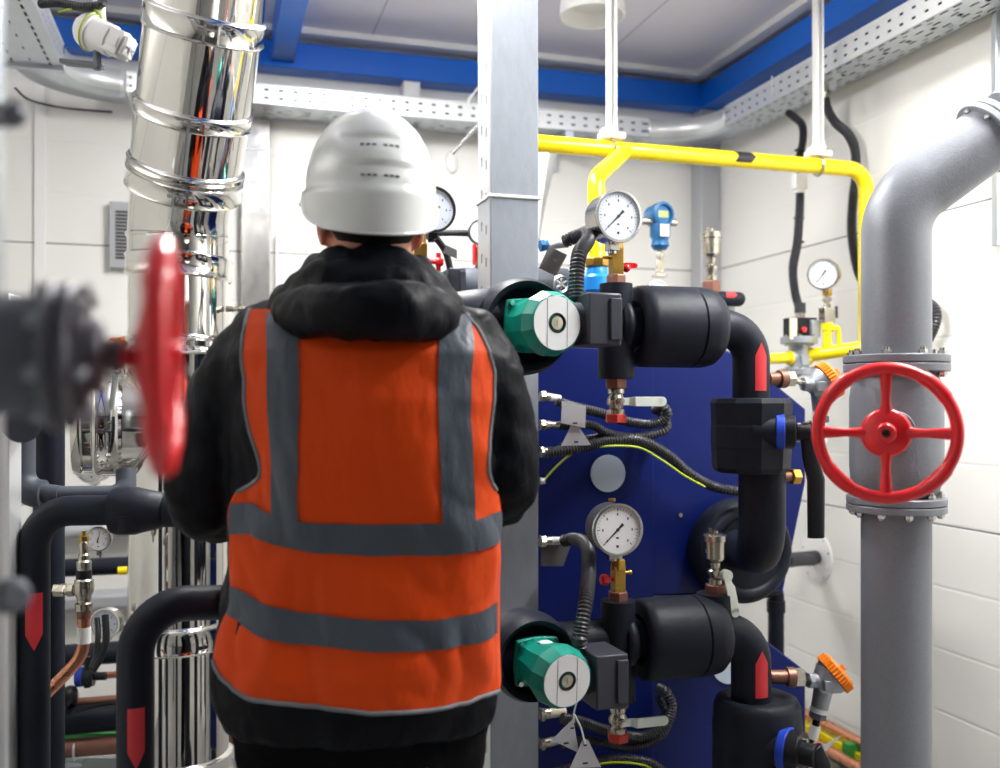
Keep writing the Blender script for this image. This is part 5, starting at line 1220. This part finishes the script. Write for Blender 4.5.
# front half: closes the vest below the armholes and runs over the shoulders
def side_z(s, v): return vpt(s, v)
def front(u, v):
    a = vpt(0, .48 + .52 * v); b = vpt(1, .48 + .52 * v); z = a.z + (b.z - a.z) * u; xc, aa, bb_ = torso(z); aa += .012; bb_ += .014
    t_ = PI - PI * u; c_, s_ = math.cos(t_), math.sin(t_); e = 2 / SP
    q = V((xc + aa * abs(c_) ** e * (1 if c_ > 0 else -1), PD + bb_ * abs(s_) ** e, z)); f = min(1, min(u, 1 - u) * 12)
    base = a.lerp(b, 0 if u < .5 else 1); return base.lerp(q, f)
vb.grid(front, 40, 40)
def fup(x0, x1):
    def f(u, v):
        px = x0 + (x1 - x0) * u; a = surf(px, 311, .010); z = a.z - .28 * v; xc, aa, bb_ = torso(z); aa += .012; bb_ += .014
        k = min(.98, abs(a.x * (1 - .0 * v) - xc) / aa); return V((a.x, PD + bb_ * (1 - k ** SP) ** (1 / SP) * min(1, .15 + v * 3) - (1 - min(1, v * 4)) * .04, z))
    return f
vb.grid(fup(252, 304), 8, 20); vb.grid(fup(436, 464), 8, 20)
vest = vb.build('high_visibility_vest', 'vest', man, ang=0)
for p_ in vest.data.polygons: p_.use_smooth = True
vest['label'] = 'orange sleeveless vest with grey reflective bands'
def strip(fn, nu, nv):
    mb = MB(); mb.grid(fn, nu, nv); o = mb.build('reflective_strip', 'refl', vest, ang=0)
    for p_ in o.data.polygons: p_.use_smooth = True
def vert(xl_, xr_, y0, y1):
    def f(u, v):
        py = y0 + (y1 - y0) * v; L = lerp_tab(xl_, py)[0]; R_ = lerp_tab(xr_, py)[0]; px = L + (R_ - L) * u
        s = (px - outl(py)) / (outr(py) - outl(py)); p = surf(px, py, .0125); n_ = V((p.x - torso(p.z)[0], (p.y - PD) * 1.2, 0)).normalized()
        w_ = min(1, max(0, (py - 330) / 120)); return p + n_ * fold(p, .017 * (.3 + 1.0 * w_ * (.35 + abs(2 * s - 1))), 9)
    return f
strip(vert([(300, 266), (520, 273)], [(300, 298), (520, 302)], 312, 528), 10, 50)
strip(vert([(300, 439), (520, 438)], [(300, 468), (340, 473), (520, 467)], 314, 528), 10, 50)
def horiz(top, bot):
    return lambda u, v: vpt(mixs(u), v, off=.0128, top=top, bot=bot)
B1t = [(232, 503), (240, 508), (262, 517), (300, 523), (370, 525), (440, 523), (470, 519), (493, 511)]; B1b = [(232, 534), (260, 545), (300, 553), (370, 557), (440, 555), (470, 549), (493, 540)]
B2t = [(213, 585), (228, 590), (250, 603), (290, 613), (370, 621), (430, 620), (470, 612), (496, 601)]; B2b = [(213, 614), (228, 622), (250, 635), (290, 645), (370, 652), (430, 650), (470, 643), (496, 633)]
strip(horiz(B1t, B1b), 90, 10); strip(horiz(B2t, B2b), 90, 10)
def edge(pts, r=.0035):
    mb = MB(); mb.tube(pts, r, 8); mb.build('edge_binding', 'pipe_edge', vest, ang=0)
def edge_pts(s, y0, y1, n=50):
    out = []
    for i in range(n + 1):
        py = y0 + (y1 - y0) * i / n; px = outl(py) if s == 0 else outr(py); p = surf(px, py, .010); n_ = V((p.x - torso(p.z)[0], (p.y - PD) * 1.2, 0)).normalized()
        w_ = min(1, max(0, (py - 330) / 120)); out.append(p + n_ * fold(p, .017 * (.3 + 1.0 * w_ * 1.35), 9))
    return out
edge(edge_pts(0, 309, 492)); edge(edge_pts(1, 314, 490)); edge([vpt(mixs(i / 80), 1, .011) for i in range(81)])
# hood and collar
mb = MB()
hp = [P(306, 290, 1.74), P(288, 301, 1.63), P(292, 310, 1.53), P(322, 312, 1.455), P(368, 313, 1.43), P(412, 312, 1.45), P(436, 311, 1.52), P(444, 305, 1.62), P(432, 292, 1.74)]
sp_ = spline(hp, 6); k = len(sp_); rr = [.022, .030, .034, .041, .046, .044, .038, .032, .022]
mb.tube(sp_, [lerp_tab([(i * 6, rr[i]) for i in range(9)], j)[0] for j in range(k)], 20)
nk = P(371, 282, 1.62)
ring = [nk + V((math.cos(a) * .088, math.sin(a) * .082, .012 - .014 * math.sin(a))) for a in [2 * PI * i / 40 for i in range(40)]]
mb.tube(ring, [.026 + .008 * math.sin(i * 1.7) * .5 for i in range(40)], 14, closed=True)
ring = [nk + V((math.cos(a) * .105, math.sin(a) * .098 - .01, -.022 - .01 * math.sin(a))) for a in [2 * PI * i / 40 for i in range(40)]]
mb.tube(ring, .036, 14, closed=True)
hd = mb.build('hood', 'jacket', man, ang=0, remesh=.008, smooth_it=5)
for p_ in hd.data.polygons: p_.use_smooth = True
displace(hd, .075, .026)
# ------------------------------------------------------------------ body: head, neck, slim trunk, arms, hands, legs as one skin
HY = math.radians(14)                                      # head turned to the left
hc = P(371, 217, 1.62); hf = V((-math.sin(HY), math.cos(HY), 0)); hs = V((math.cos(HY), math.sin(HY), 0))
def hq(x, y, z): return hc + hs * x + hf * y + UP * z       # right, forward, up in the head
body = MB()
def ell(c, rx, ry, rz, mb, n=20, X=None):
    m = n // 2; vs = []; fs = []; x_ = hs if X is None else X; y_ = hf if X is None else UP.cross(X) * -1 if False else V((-X.y, X.x, 0))
    for i in range(m + 1):
        th = PI * i / m
        for j in range(n):
            ph = 2 * PI * j / n; vs.append(c + x_ * (math.sin(th) * math.cos(ph) * rx) + y_ * (math.sin(th) * math.sin(ph) * ry) + UP * (math.cos(th) * rz))
    for i in range(m):
        for j in range(n): fs.append((i * n + j, (i + 1) * n + j, (i + 1) * n + (j + 1) % n, i * n + (j + 1) % n))
    mb.add(vs, fs)
ell(hq(0, -.005, .03), .077, .097, .09, body); ell(hq(0, .02, -.045), .072, .075, .075, body); ell(hq(0, .09, -.02), .013, .022, .022, body); ell(hq(0, .085, -.06), .025, .012, .008, body)
ell(hq(0, .082, -.093), .022, .018, .018, body)
for s in (-1, 1):
    ell(hq(s * .082, -.002, -.020), .010, .018, .028, body, 14); ell(hq(s * .080, .002, -.042), .008, .010, .012, body, 12); ell(hq(s * .03, .078, .015), .024, .02, .008, body, 12); ell(hq(s * .045, .062, -.03), .022, .02, .02, body, 12)
body.tube([hq(0, -.01, -.03), P(372, 268, 1.615), P(371, 290, 1.62)], [.066, .066, .070], 24)
loft(body, [zt0 + (zt1 - zt0) * i / 20 for i in range(20)], 0, .86)
for s in (-1, 1):
    ap = spline(arm_pts(s), 5); k = len(ap); rr = [.048, .048, .045, .042, .036, .026]
    body.tube(ap, [lerp_tab([(i * 5, rr[i]) for i in range(6)], j)[0] for j in range(k)], 16)
    # hand in front of the belly: palm, four curled fingers, thumb leaving its side
    w0 = ap[-1]; f_ = V((-s * .75, .62, .06)).normalized(); sd = f_.cross(UP).normalized() * (1); upn = UP
    pl_ = [w0, w0 + f_ * .035, w0 + f_ * .085]
    body.tube(pl_, [.024, .034, .036], 14, flat=.42, upv=UP)
    for i, (o_, L_) in enumerate(((.026, .068), (.009, .077), (-.009, .072), (-.026, .056))):
        b0 = w0 + f_ * .082 + UP * o_; inn = V((-s * .3, -1, 0)).normalized() 
        body.tube([b0 - f_ * .015, b0, b0 + f_ * L_ * .42 + inn * .004, b0 + f_ * L_ * .68 + inn * L_ * .28, b0 + f_ * L_ * .72 + inn * L_ * .55], [.0095, .0092, .0088, .0082, .0072], 10)
    b0 = w0 + f_ * .03 + UP * .03; body.tube([w0 + f_ * .015 + UP * .012, b0, b0 + f_ * .03 + UP * .022, b0 + f_ * .055 + UP * .028], [.013, .0125, .0105, .0085], 10)
hip = (P(300, 720, PD), P(430, 718, PD))
legs = []
for s, h_ in zip((-1, 1), hip):
    kx = V((h_.x + s * .015, PD - .0, .50)); ft = V((h_.x + s * .03, PD - .03, .10)); legs.append((V((h_.x, PD, .86)), kx, ft))
    body.tube([V((h_.x, PD, .86)), kx, ft, ft - UP * .06], [.085, .055, .04, .04], 18); body.tube([ft + V((0, -.03, -.06)), ft + V((s * .02, .15, -.068))], [.035, .03], 12)
bo = body.build('body', 'skin', man, ang=0, remesh=.0055, smooth_it=3)
for p_ in bo.data.polygons: p_.use_smooth = True
mb = MB()
for s in (-1, 1): mb.ball(hq(s * .031, .079, .002), .0125, 14)
mb.build('eyes', 'dial', bo)
mb = MB()
for s in (-1, 1): mb.ball(hq(s * .031, .0875, .002), .006, 10)
mb.build('irises', 'ink', bo)
# hair: cap over the skull's lower back
mb = MB()
def hairf(u, v):
    ph = PI * 1.12 + (PI * .76) * u; th = .55 + (2.5 - .55) * v
    k = 1.06 + .012 * noise.noise(V((u * 40, v * 9, 0)))
    return hq(math.cos(ph) * math.sin(th) * .080 * k, -.008 + math.sin(ph) * math.sin(th) * .100 * k, .022 + math.cos(th) * .098)
mb.grid(hairf, 60, 30); mb.build('hair', 'hair', man, ang=0, solid=.006)
# trousers
mb = MB(); ztop = P(0, 700, PD).z
n_ = 40
rows = [(ztop, .0, .0), (ztop - .1, 0, .0), (ztop - .19, .0, -.005)]
loft(mb, [ztop - .14 + .14 * i / 6 for i in range(7)], -.012)
for s, (a_, b_, c_) in zip((-1, 1), legs):
    mb.tube(spline([a_ + UP * .03, a_ - UP * .1, b_, c_ + UP * .02, c_ - UP * .02], 5), [.108, .108, .106, .104, .101, .098, .094, .09, .086, .082, .08, .078, .077, .076, .075, .075, .075, .076, .078, .079, .08], 24)
tr_ = mb.build('trousers', 'trouser', man, ang=0, remesh=.010, smooth_it=6)
for p_ in tr_.data.polygons: p_.use_smooth = True
displace(tr_, .08, .02)
for s, (a_, b_, c_) in zip((-1, 1), legs):
    mb = MB(); g_ = V((c_.x, c_.y, 0)); F_ = V((s * .12, 1, 0)).normalized()
    mb.tube([g_ + UP * .17, g_ + UP * .09 - F_ * .005], [.052, .055], 18); mb.tube([g_ + UP * .052 - F_ * .055, g_ + UP * .055, g_ + UP * .05 + F_ * .1, g_ + UP * .042 + F_ * .175, g_ + UP * .036 + F_ * .205], [.04, .048, .046, .040, .02], 16, flat=1.05, upv=UP)
    b_o = mb.build('boot', 'boot', man, ang=0, remesh=.007, smooth_it=4)
    mb = MB(); fr = frame(g_, UP, F_); mb.prism([(-.1, -.035), (-.1, .035), (-.07, .045), (.1, .05), (.19, .04), (.215, 0), (.19, -.04), (.1, -.05), (-.07, -.045)], fr, 0, .018); mb.build('sole', 'ink', b_o, bevel=.003)
# hard hat
hat = MB(); HT = hq(0, 0, .040)
tiltm = Matrix.Rotation(math.radians(5), 4, hs)
def hatp(ph, th, k=1.0, dz=0):
    # ph 0 = right, pi/2 = front
    x = math.cos(ph); y = math.sin(ph)
    rx, ry = .108, .132; rz = .137
    s_ = math.sin(th) ** .92; q = V((x * s_ * rx * k, y * s_ * ry * k, math.cos(th) * rz * k + dz))
    return q
def hatw(q):
    w_ = hs * q.x + hf * q.y + UP * q.z; return HT + tiltm.to_3x3() @ w_
def shell(u, v):
    ph = 2 * PI * u
    if v <= .7:
        th = (PI / 2) * (v / .7); q = hatp(ph, th)
        r = max(0, 1 - abs(q.x) / .030)          # raised spine along the crown
        q.z += .0025 * min(1, r * 2) * math.sin(th) ** 2 * max(0, math.cos(th)) ** .4
        # two shallow stepped vent fields at the back
        if math.sin(ph) < 0:
            for th0 in (1.07, 1.44):
                d_ = (th - th0) / .12; w_ = max(0, 1 - (abs(q.x) / .062) ** 4)
                if abs(d_) < 1: q *= 1 - .045 * w_ * (1 - d_) / 2 * (1 if d_ > -1 else 0) * max(0, min(1, (d_ + 1) * 4))
        return hatw(q)
    w_ = (v - .7) / .3; q = hatp(ph, PI / 2); step = 1.035
    fr_ = max(0, math.sin(ph)) ** 3                # brim at the front
    back = max(0, -math.sin(ph)) ** .5
    k = 1 + (.048 - .06 * w_ * back + .05 * w_ * min(1, max(0, math.sin(ph) + .15) * 3)) * min(1, w_ * 6)
    drop_ = .022 + .056 * back
    q = V((q.x * k, q.y * k + fr_ * .05 * w_, -drop_ * w_ - fr_ * .0 * w_)); return hatw(q)
hat.grid(shell, 120, 70)
ho_ = hat.build('hard_hat', 'hat', man, ang=50, solid=.003)
ho_['label'] = 'white hard hat'
mb = MB(); mb.tube([shell(i / 96, 1.0) for i in range(96)], .003, 8, closed=True); mb.build('rim_edge', 'hat', ho_, ang=0)
for th0 in (1.11, 1.48):
    for k in range(6):
        x_ = (-.0275 + k * .0095) + (.008 if k > 2 else 0) 
        ph = -math.acos(max(-1, min(1, x_ / .110 / math.sin(th0)))) ; q = hatp(ph, th0, .985); p_ = hatw(q); n_ = (p_ - HT).normalized()
        mb = MB(); mb.box(p_ + n_ * .0015, (.0062, .004, .0030), X=hs, Z=(UP - n_ * UP.dot(n_)).normalized()); mb.build('vent_slot', 'tagd', ho_)
mb = MB(); mb.tube([hq(math.cos(a) * .082, math.sin(a) * .1 - .006, -.028 - .012 * math.sin(a)) for a in [PI + PI * i / 20 for i in range(21)]], .008, 8, flat=.35, upv=UP); mb.build('headband', 'blackp', ho_)
# ------------------------------------------------------------------ lights
LAMPS = [(0.5, 2.68, 1.1), (2.95, 2.05, 1.1), (1.65, 1.5, .9), (0.9, 4.8, 1.2), (1.9, 5.2, 1.2)]
POW = [46, 48, 38, 0, 0]
lbl = ['right hand ceiling lamp tube box over the grey pipe', 'left hand ceiling lamp box over the blurred valve', 'middle ceiling lamp box over the worker', 'ceiling lamp box behind the viewer at right', 'rear ceiling lamp box near the front wall']
for (a, b, L), pw_, lb in zip(LAMPS, POW, lbl):
    if not pw_: continue
    c = R(a, b, CEIL - .14)
    t = T('ceiling_light', lb, 'lamp', c)
    mb = MB(); mb.box(c + UP * .09, (.05, L + .04, .09), X=EV); mb.build('housing', 'white', t, bevel=.004)
    mb = MB(); mb.box(c + UP * .026, (.14, L, .05), X=EV); mb.build('diffuser', 'lamp', t, bevel=.006)
    ld = bpy.data.lights.new('lamp_light', 'AREA'); ld.shape = 'RECTANGLE'; ld.size = .14; ld.size_y = L; ld.energy = pw_; ld.color = (1, .985, .96)
    lo = bpy.data.objects.new('lamp_light', ld); COL.objects.link(lo); lo.parent = t
    lo.matrix_local = frame((0, 0, -.01), UP, EV); 
w = bpy.data.worlds.new('World'); sc.world = w; w.use_nodes = True
w.node_tree.nodes['Background'].inputs[0].default_value = (.6, .65, .7, 1); w.node_tree.nodes['Background'].inputs[1].default_value = .1
# ------------------------------------------------------------------ camera
cd = bpy.data.cameras.new('camera'); cam = bpy.data.objects.new('camera', cd); COL.objects.link(cam)
cam.location = (0, 0, CAMZ); cam.rotation_euler = (PI / 2, 0, 0)
cd.sensor_width = 36; cd.lens = F / 1000 * 36; cd.shift_y = (HZ - 384) / 1000; cd.clip_start = .02
cd.dof.use_dof = True; cd.dof.focus_distance = 2.1; cd.dof.aperture_fstop = cd.lens / 14.0; cd.dof.aperture_blades = 0
sc.camera = cam
sc.view_settings.view_transform = 'Standard'; sc.view_settings.look = 'None'; sc.view_settings.gamma = 1; sc.view_settings.exposure = 0.22
sc.view_settings.use_curve_mapping = False
sc.cycles.max_bounces = 10; sc.cycles.diffuse_bounces = 5; sc.cycles.glossy_bounces = 6; sc.cycles.caustics_reflective = False; sc.cycles.caustics_refractive = False
sc.cycles.use_denoising = True; sc.cycles.sample_clamp_indirect = 6
